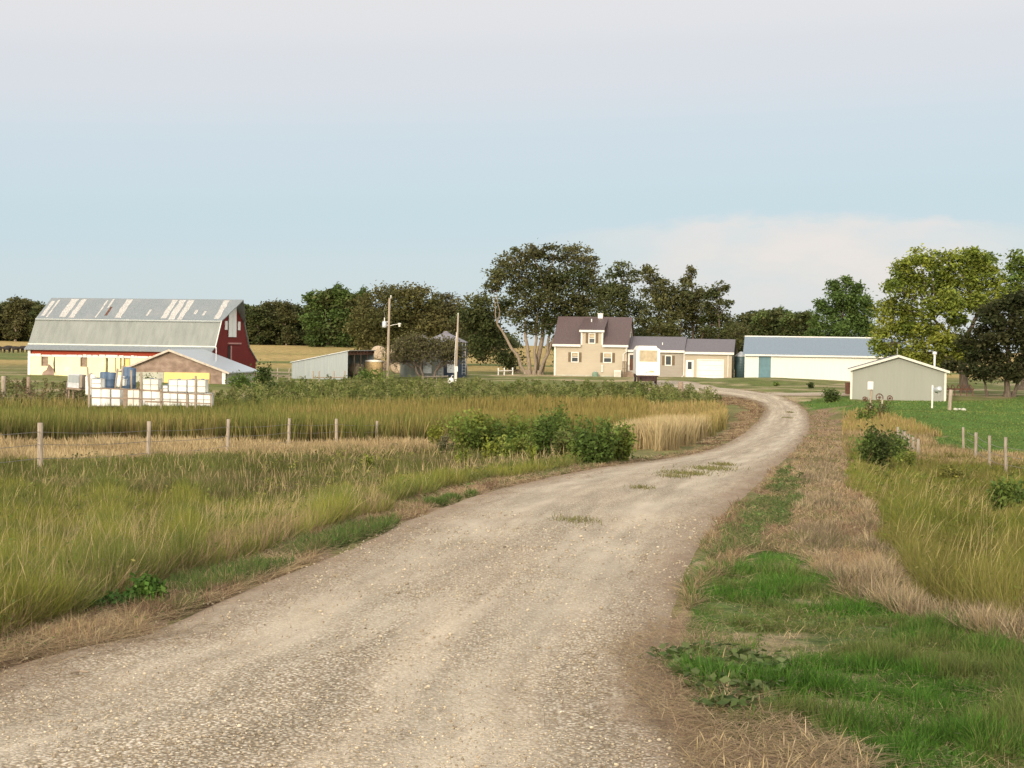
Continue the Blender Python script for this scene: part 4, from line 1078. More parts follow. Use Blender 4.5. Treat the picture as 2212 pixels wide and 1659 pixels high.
for k_ in range(4): st.box(8.1, 9.35, -1.1 + .3 * k_, .43, -.3 + .22 * k_, -.1 + .22 * k_)
st.build('entry_steps', M['plank'], hs)
rl = MB()
for a in (8.05, 8.25, 8.45): rl.box(a, a + .07, -.9, -.83, 0, 1.75)
rl.box(8.0, 8.55, -.92, -.82, 1.7, 1.78).box(8.0, 8.07, -.82, .4, 1.7, 1.78).box(8.0, 8.55, -.9, -.84, .9, .96).build('entry_railing', M['shutter'], hs)
window(hs, *W4, y=.5, mid=False); window(hs, *W5, y=.5, mid=False)
# garage
GD_, PD = (16.55, 19.35, -.25, 2.05), (15.15, 16.05, -.2, 2.05)
MB().wall(14.87, 20.35, -.6, 3.05, .35, .55, [GD_, PD]).build('garage_wall', M['siding'], hs)
MB().prism([(.55, -.6), (.55, 3.0), (3.6, 4.4), (6.7, 3.0), (6.7, -.6)], 20.15, 20.35, 'x').build('gable_wall', M['siding_grey'], hs)
MB().box(14.87, 20.15, 6.5, 6.7, -.6, 3.0).build('garage_wall', M['siding_grey'], hs)
gable_roof('garage_roof', 14.87 + .16, 20.6, .35, 3.6, 6.85, 3.05, 4.5, M['wing_roof'], hs)
MB().box(15.03, 20.6, .04, .095, 2.72, 2.98).build('garage_fascia', M['trim'], hs)
gd = MB()
for k_ in range(4): gd.box(16.55, 19.35, .38, .42, -.25 + .575 * k_ + .004, -.25 + .575 * (k_ + 1) - .012)
gd.build('garage_door', M['white'], hs)
MB().box(16.42, 16.55, .3, .36, -.3, 2.17).box(19.35, 19.48, .3, .36, -.3, 2.17).box(16.55, 19.35, .3, .36, 2.05, 2.17).build('garage_door_frame', M['trim'], hs)
pd = MB().box(15.15, 16.05, .37, .42, -.2, 2.05).build('side_door', M['white'], hs)
MB().box(15.38, 15.82, .36, .368, 1.0, 1.85).build('pane', M['glass'], pd); MB().lathe([(.04, 0), (.04, .06)], 8, (15.93, .33, .85)).build('handle', M['steel'], pd)
MB().tube([(19.95, .3, 2.8), (19.95, .3, .2)], .06).build('downspout', M['trim'], hs)
MB().tube([(14.95, .3, 2.8), (14.95, .3, .3), (14.6, -.3, -.05)], .06).build('downspout', M['trim'], hs)
MB().box(20.36, 20.4, 2.2, 2.9, 1.0, 2.0).build('gable_pane', M['glass'], hs)

# ---- things round the house
def utility_box(name, label, cat, x, y, w, h, mat, z0=0., dep=.25):
    t = thing(name, label, cat, hs.matrix_basis @ Vector((x, y, z0)), -.185)
    MB().box(0, w, 0, dep, -.05, h).box(-.03, w + .03, -.03, dep, h, h + .05).build('cabinet', mat, t, bevel=.01)
    MB().box(.05, w - .05, -.014, -.002, .08, h - .08).build('panel', m_plain(name + '_panel', (.5, .47, .4), .1, 3), t)
utility_box('meter_box', 'cream meter box fixed on the house wall under the right window', 'meter box', 5.5, -.16, .22, .72, M['trim'], .55, .14)
utility_box('air_conditioner', 'beige air conditioner box beside the house steps', 'air conditioner', 7.1, -.9, .75, .85, M['tote_old'], -.15, .6)
t = thing('water_tank', 'small round green tank standing against the house wall', 'tank', hs.matrix_basis @ Vector((4.9, -.8, -.15)))
MB().lathe([(.30, 0), (.34, .1), (.34, .5), (.28, .62), (.12, .68)], 18).build('tank', m_plain('green_tank', (.16, .24, .17), .15, 3), t, True)
MB().lathe([(.12, .67), (.12, .75)], 10).build('lid', M['steel'], t)
t = thing('shed_tank', 'dark teal upright tank at the far right corner of the garage', 'tank', hs.matrix_basis @ Vector((21.3, 3.4, -.2)))
MB().lathe([(.75, -.3), (.75, 2.7), (.7, 2.78), (.2, 3.2)], 20).build('tank', M['teal'], t, True)
MB().lathe([(.8, 2.72), (.8, 2.78), (.15, 3.3)], 20).build('tank_roof', M['steel'], t)

# camper
cp = thing('camper', 'white camper trailer with wide tan front window parked before the house', 'camper', (P(1374, 826, 145).x, 145, -1.78), -.02)
MB().prism([(0, .82), (0, 3.25), (.04, 3.34), (.12, 3.38), (2.1, 3.38), (2.18, 3.34), (2.22, 3.25), (2.22, .82)], 0, .35, 'y').build('front_cap', M['camper'], cp, bevel=.05)
MB().box(.05, 2.17, .352, 6.2, .9, 3.22).build('body', M['camper_shade'], cp, bevel=.05)
MB().prism([(.05, 3.222), (.3, 3.62), (1.9, 3.62), (2.17, 3.222)], .8, 6.2, 'y').build('raised_roof', M['tote_old'], cp)
wd = MB().box(.26, 1.96, -.03, -.002, 2.12, 3.2).build('front_window', M['camper_win'], cp)
MB().box(.2, .26, -.045, -.002, 2.08, 3.24).box(1.96, 2.02, -.045, -.002, 2.08, 3.24).box(.26, 1.96, -.045, -.002, 3.2, 3.26).box(.26, 1.96, -.045, -.002, 2.06, 2.12).build('window_frame', M['camper'], wd)
mb = MB()
for a, b_, c, d in ((.9, 1.0, 1.08, 1.2), (1.2, 1.7, 1.12, 1.24), (1.3, 1.55, 1.24, 1.3), (.6, 1.9, 1.02, 1.04)): mb.box(a, b_, -.006, -.002, c, d)
mb.build('rust_stain', m_plain('rust_stain', (.62, .42, .22), .3, 4), cp)
mb = MB().box(.12, 1.95, .1, 6, .62, .84).box(.1, .28, -.6, .1, .3, .75).box(1.7, 1.85, -.3, .1, .3, .75).box(.35, 1.7, .2, .32, .28, .62).box(.05, 2.1, .05, .15, .72, .84)
mb.build('chassis', M['hitch'], cp)
for a in (.1, 1.86): MB().box(a, a + .1, -.15, -.05, -.1, .8).build('jack', M['hitch'], cp)
for a in (.0, 1.97):
    wl = MB().lathe([(.1, 0), (.36, .02), (.38, .1), (.36, .2), (.1, .22)], 20).turn(Matrix.Translation((a, 3.6, .36)) @ Matrix.Rotation(R(90), 4, 'Y')).build('wheel', M['dark'], cp)
    MB().lathe([(.2, -.01), (.2, .23)], 14).turn(Matrix.Translation((a, 3.6, .36)) @ Matrix.Rotation(R(90), 4, 'Y')).build('rim', M['steel'], wl)

# ---- long white shed with the blue roof
ws = thing('long_shed', 'long white metal shed with blue-grey roof and blue-green door edge', 'shed', (P(1608, 813, 172).x, 172, -2.3), -.185)
WL = 17.5
MB().box(0, 1.55, 0, .15, -.6, 3.52).box(2.9, WL, 0, .15, -.6, 3.52).build('front_wall', M['shed_white'], ws)
MB().box(1.55, 2.9, .02, .14, -.6, 3.52).build('sliding_door', M['green_door'], ws)
MB().box(0, .15, .15, 8.9, -.6, 3.5).box(WL - .15, WL, .15, 8.9, -.6, 3.5).box(.15, WL - .15, 8.85, 9, -.6, 3.5).build('side_walls', M['shed_white'], ws)
gable_roof('roof', -.2, WL + .2, 0, 4.5, 9, 3.55, 5.45, M['blue_roof'], ws, .09, .3)
MB().box(-.2, WL + .2, 4.4, 4.6, 5.40, 5.52).build('ridge_cap', M['trim'], ws)
MB().prism([(0.02, 3.5), (4.5, 5.3), (8.98, 3.5)], 0, .12, 'x').build('gable_wall', M['shed_white'], ws)
MB().prism([(0.02, 3.5), (4.5, 5.3), (8.98, 3.5)], WL - .12, WL, 'x').build('gable_wall', M['shed_white'], ws)
MB().box(.0, WL, -.34, -.29, 3.22, 3.4).build('fascia', M['trim'], ws)
t = thing('cabinet', 'dark brown cabinet standing between the white shed and the grey garage', 'cabinet', (P(1829, 838, 125).x, 125, tz(27.3, 125)))
MB().box(0, .95, 0, .6, 0, .95).build('body', M['rust'], t); MB().box(.06, .46, -.025, -.002, .06, .9).box(.5, .9, -.025, -.002, .06, .9).build('door', M['door_brown'], t); MB().box(-.03, .98, -.03, .63, .952, 1.0).build('top', M['rust'], t)

# ---- sage garage
gg = thing('sage_garage', 'grey-green metal garage with white trim, gable facing the driveway', 'garage', (P(1837, 858, 117).x, 117, -1.98), -.215)
gpf = [(0, -.5), (0, 2.27), (3.5, 3.27), (7.0, 2.27), (7.0, -.5)]
MB().prism(gpf, 0, .15, 'y').build('front_gable', M['garage_wall'], gg)
MB().prism(gpf, 8.85, 9, 'y').box(0, .15, .15, 8.85, -.5, 2.25).box(6.85, 7.0, .15, 8.85, -.5, 2.25).build('other_walls', M['garage_wall'], gg)
MB().prism([(-.25, 2.22), (3.5, 3.38), (7.25, 2.22), (7.25, 2.15), (3.5, 3.31), (-.25, 2.15)], -.25, 9.2, 'y').build('roof', M['wing_roof'], gg)
MB().prism([(-.26, 2.06), (-.26, 2.24), (3.5, 3.4), (7.26, 2.24), (7.26, 2.06), (3.5, 3.22)], -.3, -.251, 'y').build('rake_board', M['trim_dull'], gg)
for a in (-.03, 6.87): MB().box(a, a + .16, -.04, -.001, -.3, 2.2).build('corner_board', M['trim_dull'], gg)
vp = MB().tube([(6.25, 2.2, 2.4), (6.25, 2.2, 3.5)], .08).lathe([(.08, 0), (.16, .06), (.16, .2), (.05, .27)], 12, (6.25, 2.2, 3.42)).build('vent_pipe', M['white'], gg)
MB().tube([(3.4, .3, 3.3), (3.4, .3, 3.9)], .02).build('antenna', M['steel'], gg)

# ================================================================ trees and shrubs
def tube_np(T, pts, rad, n=6):
    pts = [np.array(p, float) for p in pts]; b0 = len(T[0]); u = None
    for i, p in enumerate(pts):
        t = pts[min(i + 1, len(pts) - 1)] - pts[max(i - 1, 0)]; t = t / (np.linalg.norm(t) + 1e-9)
        if u is None: u = np.cross(t, (0.3, .9, .2)); u /= np.linalg.norm(u)
        u = u - t * u.dot(t); u /= np.linalg.norm(u) + 1e-9; w = np.cross(t, u)
        for k in range(n):
            a = 6.2832 * k / n; T[0].append(p + (u * math.cos(a) + w * math.sin(a)) * rad[i])
    for i in range(len(pts) - 1):
        for k in range(n):
            a, b = b0 + i * n + k, b0 + i * n + (k + 1) % n; T[1].append((a, b, b + n, a + n))
def limb(T, a, b, r0, r1, n=6, sag=.12, segs=5, wob=.06):
    a, b = np.array(a, float), np.array(b, float); L = np.linalg.norm(b - a); pts, rad = [], []
    for i in range(segs + 1):
        t = i / segs; p = a * (1 - t) + b * t
        p = p + np.array([0, 0, sag * L * math.sin(math.pi * t)]) + (rng.normal(0, wob * L / segs * 1.6, 3) * (0 < i < segs))
        pts.append(p); rad.append(r0 * (1 - t) + r1 * t)
    tube_np(T, pts, rad, n); return pts
def tree(name, label, cat, base, z0, blobs, trunks, cols, leaf=.22, dens=1.0, bark='bark', group=None, clump=.30, twigs=5, sub=16, air=.0, lean_leaf=.5):
    """blobs: (x, y, z, rx, ry, rz) relative to the foot; trunks: list of (foot xyz, head xyz, radius)"""
    root = thing(name, label, cat, (base[0], base[1], z0), 0, group)
    T = ([], []); nodes = []
    for f, h, r in trunks:
        pts = limb(T, f, h, r, r * .5, 8, .03, 6, .05); nodes += [(p, r * (1 - .5 * i / 6)) for i, p in enumerate(pts)][2:]
        f_ = np.array(f); tube_np(T, [f_ + (0, 0, -.4), f_ + (0, 0, .05), f_ + (0, 0, .5)], [r * 1.6, r * 1.45, r], 8)
    cr = Blades()
    for (bx, by, bz, rx, ry, rz) in blobs:
        c = np.array([bx, by, bz]); rb = (rx + ry + rz) / 3
        nd_ = min(nodes, key=lambda q: np.linalg.norm(q[0] - c) + max(0, q[0][2] - c[2]) * 1.5)
        r0 = min(nd_[1] * .7, .05 * rb + .06)
        pts = limb(T, nd_[0], c, r0, r0 * .35, 6, .05)
        nsub = max(4, int(sub * (.6 + .4 * rb / 2)))
        d = rng.normal(size=(nsub, 3)); d /= np.linalg.norm(d, axis=1)[:, None]
        rad = (.35 + .65 * rng.random(nsub) ** .6)[:, None]
        sc = c + d * rad * np.array([rx, ry, rz])
        for q in range(min(twigs, nsub)): limb(T, pts[-2], sc[q], r0 * .3, .012, 4, .02, 3)
        tone = pal(1, cols, var=.13)
        for q in range(nsub):
            m = max(5, int(dens * 46 * (rb * clump / .6) ** 1.5 / (leaf / .22) ** 1.4 * U(.5, 1.4)))
            o = rng.normal(0, 1, (m, 3)) * np.array([1, 1, .62]) * rb * clump * U(.7, 1.25)
            o[:, 2] -= .12 * np.abs(o[:, 0])
            cl = pal(1, cols, var=.15) * .55 + tone * .45
            cr.leaves(sc[q] + o, leaf, cl * (1 + rng.normal(0, .14, (m, 1))), up=lean_leaf, squash=.55)
    cr.build('crown', M['leaf'], root)
    np_mesh('trunk', np.array(T[0]), np.array(T[1]), np.full(len(T[1]), 4), M[bark], root, smooth_=True)
    return root
def measured(base_px, d, blobs, depth=1.0, shift=0.0):
    """turn crown outlines measured at depth d into metres about the foot; every lobe gets a depth of its own"""
    b = at(base_px, d); s = d / F; out_ = []
    for (px, py, rx, ry) in blobs:
        c = P(px, py, d) - b; rm = (rx + ry) / 2 * s
        out_.append((c.x, U(-1, 1) * rm * depth + shift, c.z, rx * s, rm * 1.1, ry * s))
    return b, out_
DK = [C(0.073, 0.094, 0.031), C(0.094, 0.112, 0.037), C(0.119, 0.125, 0.048), C(0.060, 0.075, 0.027)]
OL = [C(0.100, 0.104, 0.039), C(0.122, 0.120, 0.048), C(0.077, 0.084, 0.031), C(0.147, 0.135, 0.060)]
GN = [C(0.102, 0.162, 0.042), C(0.126, 0.186, 0.048), C(0.078, 0.126, 0.034)]
YG = [C(.225, .265, .042), C(.18, .225, .038), C(.27, .285, .05), C(.135, .185, .036)]

b, bl = measured(1155, 186, [(1105, 560, 34, 22), (1150, 548, 34, 20), (1195, 545, 34, 18), (1240, 552, 36, 22), (1278, 572, 20, 22), (1075, 592, 26, 26), (1125, 600, 42, 30), (1180, 595, 46, 34), (1235, 600, 42, 32),
     (1275, 610, 26, 24), (1145, 645, 40, 34), (1190, 650, 40, 36), (1240, 650, 36, 28), (1290, 642, 28, 24), (1130, 690, 34, 30), (1172, 700, 34, 28), (1062, 618, 18, 16), (1215, 690, 26, 24), (1265, 670, 30, 20)])
tree('tall_tree', 'tallest tree, airy crown on many bare leaning trunks beside the house', 'tree', b, b.z, bl,
     [((-.6, 0, 0), (-1.2, .5, 6.5), .28), ((.2, .4, 0), (1.6, .2, 8.6), .34), ((.6, -.2, 0), (3.6, .6, 7.2), .24), ((-1.0, .3, 0), (-4.6, .4, 6.0), .24), ((.0, -.3, 0), (.3, -.2, 7.5), .22), ((.9, .1, 0), (2.6, -.4, 7.8), .20)],
     OL + DK[:1], .2, 1.5, 'bark_pale', clump=.30, twigs=7, sub=19)
b, bl = measured(1095, 192, [(1035, 660, 34, 24), (1008, 690, 28, 26), (1060, 690, 34, 28), (1020, 722, 30, 26), (1070, 730, 30, 24), (1090, 660, 22, 22), (1040, 748, 26, 20), (1095, 765, 26, 26)])
tree('leaning_tree', 'dark leaning tree left of the tallest tree, bare pale limb below', 'tree', b, b.z, bl, [((1.5, 0, 0), (-3.0, 0, 5.6), .22), ((.5, .5, 0), (-1.0, .6, 6), .2)], DK + OL[:1], .22, 1.8, 'bark_pale', clump=.36)
for args in (
  (1345, 216, [(1345, 583, 24, 18), (1325, 600, 24, 18), (1365, 600, 18, 18), (1330, 628, 30, 20), (1352, 640, 26, 24), (1300, 662, 38, 24), (1345, 672, 34, 24), (1385, 665, 24, 20), (1320, 690, 36, 20), (1310, 630, 24, 20)], DK, 'thin dark tree rising just behind the house chimney', .85, [((0, 0, 0), (0, 0, 8.5), .24), ((.3, .2, 0), (-2.5, .3, 7.5), .2)]),
  (1440, 210, [(1402, 592, 18, 18), (1410, 618, 26, 20), (1440, 625, 30, 20), (1468, 635, 24, 22), (1425, 655, 38, 24), (1460, 670, 36, 24), (1400, 690, 30, 24), (1440, 705, 40, 26)], OL[:2] + DK[:2], 'olive tree behind the low wing of the house', 1.1, [((0, 0, 0), (-1, 0, 7), .26), ((.5, .2, 0), (2, .2, 6.5), .2)]),
  (1498, 213, [(1493, 585, 10, 16), (1492, 606, 16, 14), (1500, 630, 24, 18), (1515, 640, 18, 18), (1490, 655, 28, 22), (1512, 675, 30, 24), (1492, 700, 34, 24)], OL, 'narrow tree with a spire top behind the garage', 1.0, [((0, 0, 0), (-.2, 0, 10), .22), ((.3, .1, 0), (1.5, .2, 6.5), .18)]),
  (1552, 208, [(1555, 622, 18, 14), (1548, 640, 26, 16), (1572, 655, 12, 10), (1540, 665, 28, 18), (1560, 690, 30, 22), (1535, 700, 26, 22), (1570, 725, 28, 24)], DK + OL[:1], 'ragged tree at the right end behind the garage', 1.05, [((0, 0, 0), (0, 0, 7.5), .22)]),
  (1420, 224, [(1390, 735, 32, 30), (1425, 740, 36, 30), (1365, 725, 26, 34), (1450, 725, 30, 26), (1400, 765, 40, 26)], DK, 'low dark tree filling in behind the wing roof', 1.4, [((0, 0, 0), (0, 0, 3.5), .2)]),
  (1510, 226, [(1490, 740, 36, 28), (1525, 735, 34, 30), (1555, 750, 34, 28), (1510, 768, 40, 24)], DK + OL[:2], 'low dense tree filling in behind the garage roof', 1.4, [((0, 0, 0), (0, 0, 3.5), .2)]),
  (1592, 232, [(1590, 720, 24, 26), (1580, 750, 26, 28), (1604, 745, 22, 26), (1592, 775, 26, 24)], OL + DK[:1], 'dull olive tree in the gap between garage and white shed', 1.3, [((0, 0, 0), (0, 0, 3.5), .2)]),
  (1285, 222, [(1275, 700, 34, 28), (1300, 725, 30, 30), (1255, 735, 30, 34), (1235, 720, 24, 30), (1290, 760, 36, 30), (1215, 760, 26, 30)], DK, 'dark shaded tree behind the left end of the house roof', 1.3, [((0, 0, 0), (0, 0, 4), .2)]),
):
    px, d, bls, cols, lab, dn, tr = args
    b, bl = measured(px, d, bls); tree('farm_tree', lab, 'tree', b, b.z, bl, tr, cols, .22, dn * 1.65, group='trees behind the farmhouse')
b, bl = measured(860, 236, [(845, 640, 36, 22), (890, 640, 40, 22), (925, 655, 30, 22), (800, 668, 32, 26), (850, 680, 46, 30), (905, 690, 44, 30), (795, 705, 34, 28), (860, 725, 46, 28), (930, 715, 36, 30), (810, 740, 34, 26)])
tree('elm_tree', 'broad olive-brown elm behind the utility pole', 'tree', b, b.z, bl, [((0, 0, 0), (0, 0, 6.5), .4), ((.6, 0, 0), (3, 0, 6), .28)], [C(.12, .115, .04), C(.10, .105, .036), C(.145, .13, .05)], .25, 1.9, clump=.36)
b, bl = measured(965, 240, [(962, 650, 28, 18), (985, 668, 24, 18), (950, 685, 34, 24), (985, 705, 30, 26), (945, 720, 30, 26), (975, 738, 34, 24)])
tree('elm_tree', 'smaller brownish elm behind the bare thin pole', 'tree', b, b.z, bl, [((0, 0, 0), (0, 0, 5.5), .3)], [C(.12, .108, .048), C(.10, .098, .04)], .25, 1.8, clump=.36)
b, bl = measured(1000, 246, [(995, 705, 26, 26), (1010, 735, 28, 24), (985, 748, 26, 22), (1040, 765, 24, 16)])
tree('low_tree', 'low brownish tree behind the dark grain bin', 'tree', b, b.z, bl, [((0, 0, 0), (0, 0, 3.5), .2)], OL, .25, 1.9, clump=.36)
b, bl = measured(1822, 196, [(1800, 615, 14, 16), (1826, 612, 14, 14), (1850, 622, 14, 14), (1812, 640, 26, 20), (1845, 645, 26, 20), (1868, 655, 14, 14), (1785, 665, 22, 18), (1820, 672, 34, 24), (1858, 682, 26, 22), (1775, 695, 22, 20), (1805, 705, 34, 24),
     (1845, 712, 34, 24), (1870, 715, 16, 18), (1765, 730, 22, 22), (1800, 742, 34, 26), (1840, 748, 36, 26), (1755, 760, 18, 20)])
tree('ash_tree', 'upright fresh green tree behind the long white shed', 'tree', b, b.z, bl, [((0, 0, 0), (0, 0, 6.5), .26), ((.2, .2, 0), (1.4, .3, 6), .18)], GN, .2, 1.7, clump=.34, sub=22)
b, bl = measured(2088, 136, [(1975, 560, 28, 20), (1945, 585, 26, 20), (2010, 565, 28, 20), (2055, 560, 30, 20), (2095, 552, 34, 20), (2130, 565, 28, 22), (1930, 620, 24, 24), (1975, 610, 36, 28), (2025, 605, 40, 30), (2075, 600, 40, 30), (2120, 605, 36, 30),
     (2150, 600, 18, 22), (1925, 665, 28, 24), (1965, 660, 36, 30), (2015, 660, 38, 30), (1918, 705, 28, 24), (1955, 712, 36, 28), (1995, 710, 34, 28), (1905, 745, 20, 22), (1935, 755, 30, 20), (1980, 762, 34, 24), (2025, 735, 30, 28), (2110, 655, 34, 28),
     (2150, 645, 22, 26), (2035, 780, 28, 24), (2060, 690, 22, 20), (1935, 790, 24, 16), (2045, 650, 34, 26), (2060, 735, 34, 26), (2085, 770, 34, 24), (1975, 795, 30, 16), (2080, 640, 30, 24)])
tree('cottonwood', 'large yellow-green cottonwood behind the grey-green garage', 'tree', b, b.z, bl, [((0, 0, 0), (-.6, .2, 4.6), .42), ((-.4, .2, 4.0), (-2.8, .4, 6.4), .22), ((-.4, .2, 4.0), (1.2, .2, 7.5), .24)], YG, .17, 1.7, 'bark', clump=.33, sub=21)
b, bl = measured(2178, 128, [(2130, 690, 30, 26), (2165, 680, 34, 28), (2200, 690, 34, 30), (2120, 730, 34, 26), (2160, 725, 40, 30), (2205, 730, 36, 30), (2240, 700, 34, 40), (2110, 762, 26, 20), (2150, 770, 40, 24), (2200, 775, 40, 24), (2180, 655, 28, 22), (2215, 650, 30, 24), (2245, 750, 34, 34), (2060, 790, 20, 14), (2090, 800, 22, 14), (2130, 805, 30, 18), (2175, 800, 30, 16), (2235, 800, 34, 26), (2195, 815, 20, 10)])
tree('dark_elm', 'dark brown-green elm at the right edge, in front of the cottonwood', 'tree', b, b.z, bl, [((0, 0, 0), (0, 0, 3.6), .26), ((.6, .2, 0), (1.4, .2, 3.8), .16), ((-1.6, .3, 0), (-2.2, .2, 2.6), .1)], [C(.038, .048, .018), C(.052, .058, .022), C(.062, .06, .026)], .18, 2.0, clump=.36)
b, bl = measured(2210, 150, [(2195, 560, 20, 18), (2180, 590, 24, 20), (2215, 585, 30, 24), (2200, 625, 32, 24), (2245, 600, 36, 40), (2175, 640, 18, 18), (2240, 660, 30, 30)])
tree('edge_tree', 'green tree at the right edge of the photo, behind the dark elm', 'tree', b, b.z, bl, [((0, 0, 0), (0, 0, 7), .28)], GN + YG[1:2], .19, 1.7, clump=.34)

# bare dead tree with a cloud of thin twigs before the grain bins
keep_rng, rng = rng, np.random.default_rng(21)
bt = at(912, 157); root = thing('dying_tree', 'half-bare brown tree with tangled low twigs before the pale grain bin', 'tree', (bt.x, bt.y, bt.z))
T = ([], [])
def twist(p, d, L, r, lev):
    q = np.array(p) + np.array(d) * L; limb(T, p, q, r, r * .6, 5 if lev < 3 else 3, .03, 3, .1)
    if lev >= 6: return
    for _ in range(3 if lev < 2 else (4 if lev < 3 else 3)):
        nd2 = np.array(d) * .7 + rng.normal(0, .55, 3) * np.array([1.25, .9, .8]) + np.array([0, 0, .04]); nd2 /= np.linalg.norm(nd2)
        twist(np.array(p) * .35 + q * .65 if rng.random() < .4 else q, nd2, L * rng.uniform(.62, .84), r * .6, lev + 1)
for f, d in (((0, 0, -.2), (-.05, 0, 1)), ((1.0, .2, -.2), (.45, .1, .9)), ((-.2, .3, .2), (-.55, .2, .8))): twist(f, d, 1.75, .18, 0)
np_mesh('trunk', np.array(T[0]), np.array(T[1]), np.full(len(T[1]), 4), M['deadwood'], root, smooth_=True)
cr = Blades(); pts = np.array(T[0]); pts = pts[pts[:, 2] > 1.8]; pts = pts[rng.random(len(pts)) < smooth(pts[:, 2], 1.6, 5.0) * .9 + .1]; sel = pts[rng.integers(0, len(pts), 9500)]
cr.leaves(sel + rng.normal(0, .28, sel.shape), .13, pal(len(sel), [C(.13, .115, .06), C(.115, .108, .045), C(.10, .10, .038)])); cr.build('crown', M['leaf'], root); rng = keep_rng

# the shelterbelt far behind the fields: a few kinds, copied tree by tree
kinds = []
for k in range(7):
    h = U(10.5, 13.5); w = U(2.6, 3.6); bl = []
    for q in range(13):
        t = .16 + .79 * (q / 12); a = U(0, 6.28); rr_ = w * math.sin(math.pi * min(.93, (t * .95 + .08))) * .75
        s_ = U(1.3, 2.0); bl.append((rr_ * math.cos(a) * .8, rr_ * math.sin(a) * .8, h * t, s_, s_, s_ * .8))
    kinds.append((tree('shelterbelt_tree', 'x', 'tree', (0, 500, 0), 0, bl, [((0, 0, 0), (U(-.4, .4), 0, h * .62), .2), ((.2, .2, 0), (U(-1, 1), .2, h * .5), .14)], [DK, OL, DK + GN[:1], OL + DK[:1], GN + DK[:1], DK, OL][k], .40, 1.6, 'bark_pale', clump=.40, twigs=3, sub=14), h))
first = [True] * 7
def belt(px, d, top, k, label, group, sx=1.0):
    o, h = kinds[k]
    if first[k]: first[k] = False
    else: o = copy_tree(o)
    g_ = at(px, d); hs_ = (P(px, top, d).z - g_.z) / h
    o.location = g_; o.scale = (sx * U(.9, 1.15), sx * U(.9, 1.1), hs_); o.rotation_euler = (0, 0, U(-.5, .5)); o['label'] = label; o['group'] = group
LW, MW, RW = 'shelterbelt trees left of the barn', 'shelterbelt trees between barn and utility pole', 'shelterbelt trees beyond the long white shed'
for i, (px, top) in enumerate(((-30, 668), (-8, 664), (14, 658), (32, 648), (52, 652), (72, 655), (92, 664), (-50, 660))):
    belt(px, 424 + (i % 3) * 5, top, (1, 3, 0, 6, 1, 5, 0, 3)[i], 'shelterbelt tree with a bare pale trunk, in the row left of the barn', LW)
for i, (px, top) in enumerate(((505, 665), (522, 658), (540, 664), (558, 668), (578, 660), (598, 656), (618, 660), (638, 664), (655, 668), (768, 640), (785, 632))):
    belt(px, 418 + (i % 3) * 6, top, (0, 2, 5, 0, 3, 6, 3, 0, 5, 2, 4)[i], 'shelterbelt tree in the row behind the field, between barn and utility pole', MW)
for i, (px, top, w_) in enumerate(((680, 640, 1.2), (705, 627, 1.3), (732, 626, 1.3), (755, 634, 1.2))):
    belt(px, 398, top, (4, 2, 4, 2)[i], 'tall rounded green tree standing above the shelterbelt row behind the lean-to', MW + ', the tall ones', w_)
for i, (px, top) in enumerate(((1588, 700), (1605, 686), (1625, 676), (1648, 672), (1668, 676), (1690, 674), (1708, 676), (1728, 678), (1748, 682), (1890, 722), (1640, 690), (1700, 690), (1905, 730))):
    belt(px, 330 + (i % 3) * 6, top, (2, 0, 5, 2, 0, 4, 2, 5, 4, 2, 1, 6, 4)[i], 'dark shelterbelt tree in the row behind the long white shed', RW)
for i, px in enumerate((790, 815, 840, 870, 900, 930, 960, 1000, 1020, 1050)):
    belt(px, 408 + (i % 3) * 5, 672 + (i * 7) % 13, (0, 5, 2, 0, 5, 0, 2, 5, 0, 2)[i], 'dark shelterbelt tree seen low behind the olive elms', 'shelterbelt trees behind the elms')
b = Blades()
for lo, hi, d0, n_ in ((-80, 112, 432, 300), (490, 1110, 428, 800), (1560, 1960, 350, 420)):
    for q in range(n_):
        g_ = at(U(lo, hi), d0 + U(-4, 8)); hh_ = U(1.2, 4.6); m = 26
        c = np.array(g_) + np.column_stack([rng.normal(0, 1.3, m), rng.normal(0, 1.0, m), hh_ * rng.random(m)])
        b.leaves(c, .45, pal(m, DK + OL[2:3], var=.15), squash=.6)
b.build('undergrowth', M['leaf'], kind='stuff')
for k in range(7):
    if first[k]:
        for ch in list(kinds[k][0].children): bpy.data.objects.remove(ch)
        bpy.data.objects.remove(kinds[k][0])

def shrub(label, px, d, wpx, hpx, cols, leaf=.06, n=1400, stems=9, group=None, dark=0, name='shrub', airy=.0, dz=0.0):
    if d < 0: d = float(G(px, -d)[1])
    b = at(px, d); s = d / F; w, h = wpx * s / 2, hpx * s
    root = thing(name, label, 'shrub', (b.x, b.y, b.z + dz), 0, group); T = ([], []); cr = Blades()
    tips = []
    for k in range(stems):
        a = U(0, 6.283); rr_ = w * math.sqrt(U(.02, 1)) * .85; hz = h * U(.55, 1.0) * (1 - .35 * (rr_ / w) ** 2)
        p = np.array([rr_ * math.cos(a), rr_ * math.sin(a), hz]); limb(T, (rr_ * .3 * math.cos(a), rr_ * .3 * math.sin(a), -.1), p, .014, .004, 4, .0, 4, .08); tips.append((p, rr_, a))
    for p, rr_, a in tips:
        m = n // stems; t = rng.random(m) ** .75
        base_ = np.array([rr_ * .3 * math.cos(a), rr_ * .3 * math.sin(a), 0])
        c = base_ * (1 - t[:, None]) + p * t[:, None] + rng.normal(0, 1, (m, 3)) * np.array([w, w, h * .8]) * (.17 - airy * .08)
        c[:, 2] = np.abs(c[:, 2]) + .02
        cl = pal(1, cols, var=.14)
        cr.leaves(c, leaf, cl * (1 + rng.normal(0, .16, (m, 1))), up=.3, squash=.6)
    cr.build('foliage', M['leaf'], root); np_mesh('stems', np.array(T[0]), np.array(T[1]), np.full(len(T[1]), 4), M['bark'], root)
    return root
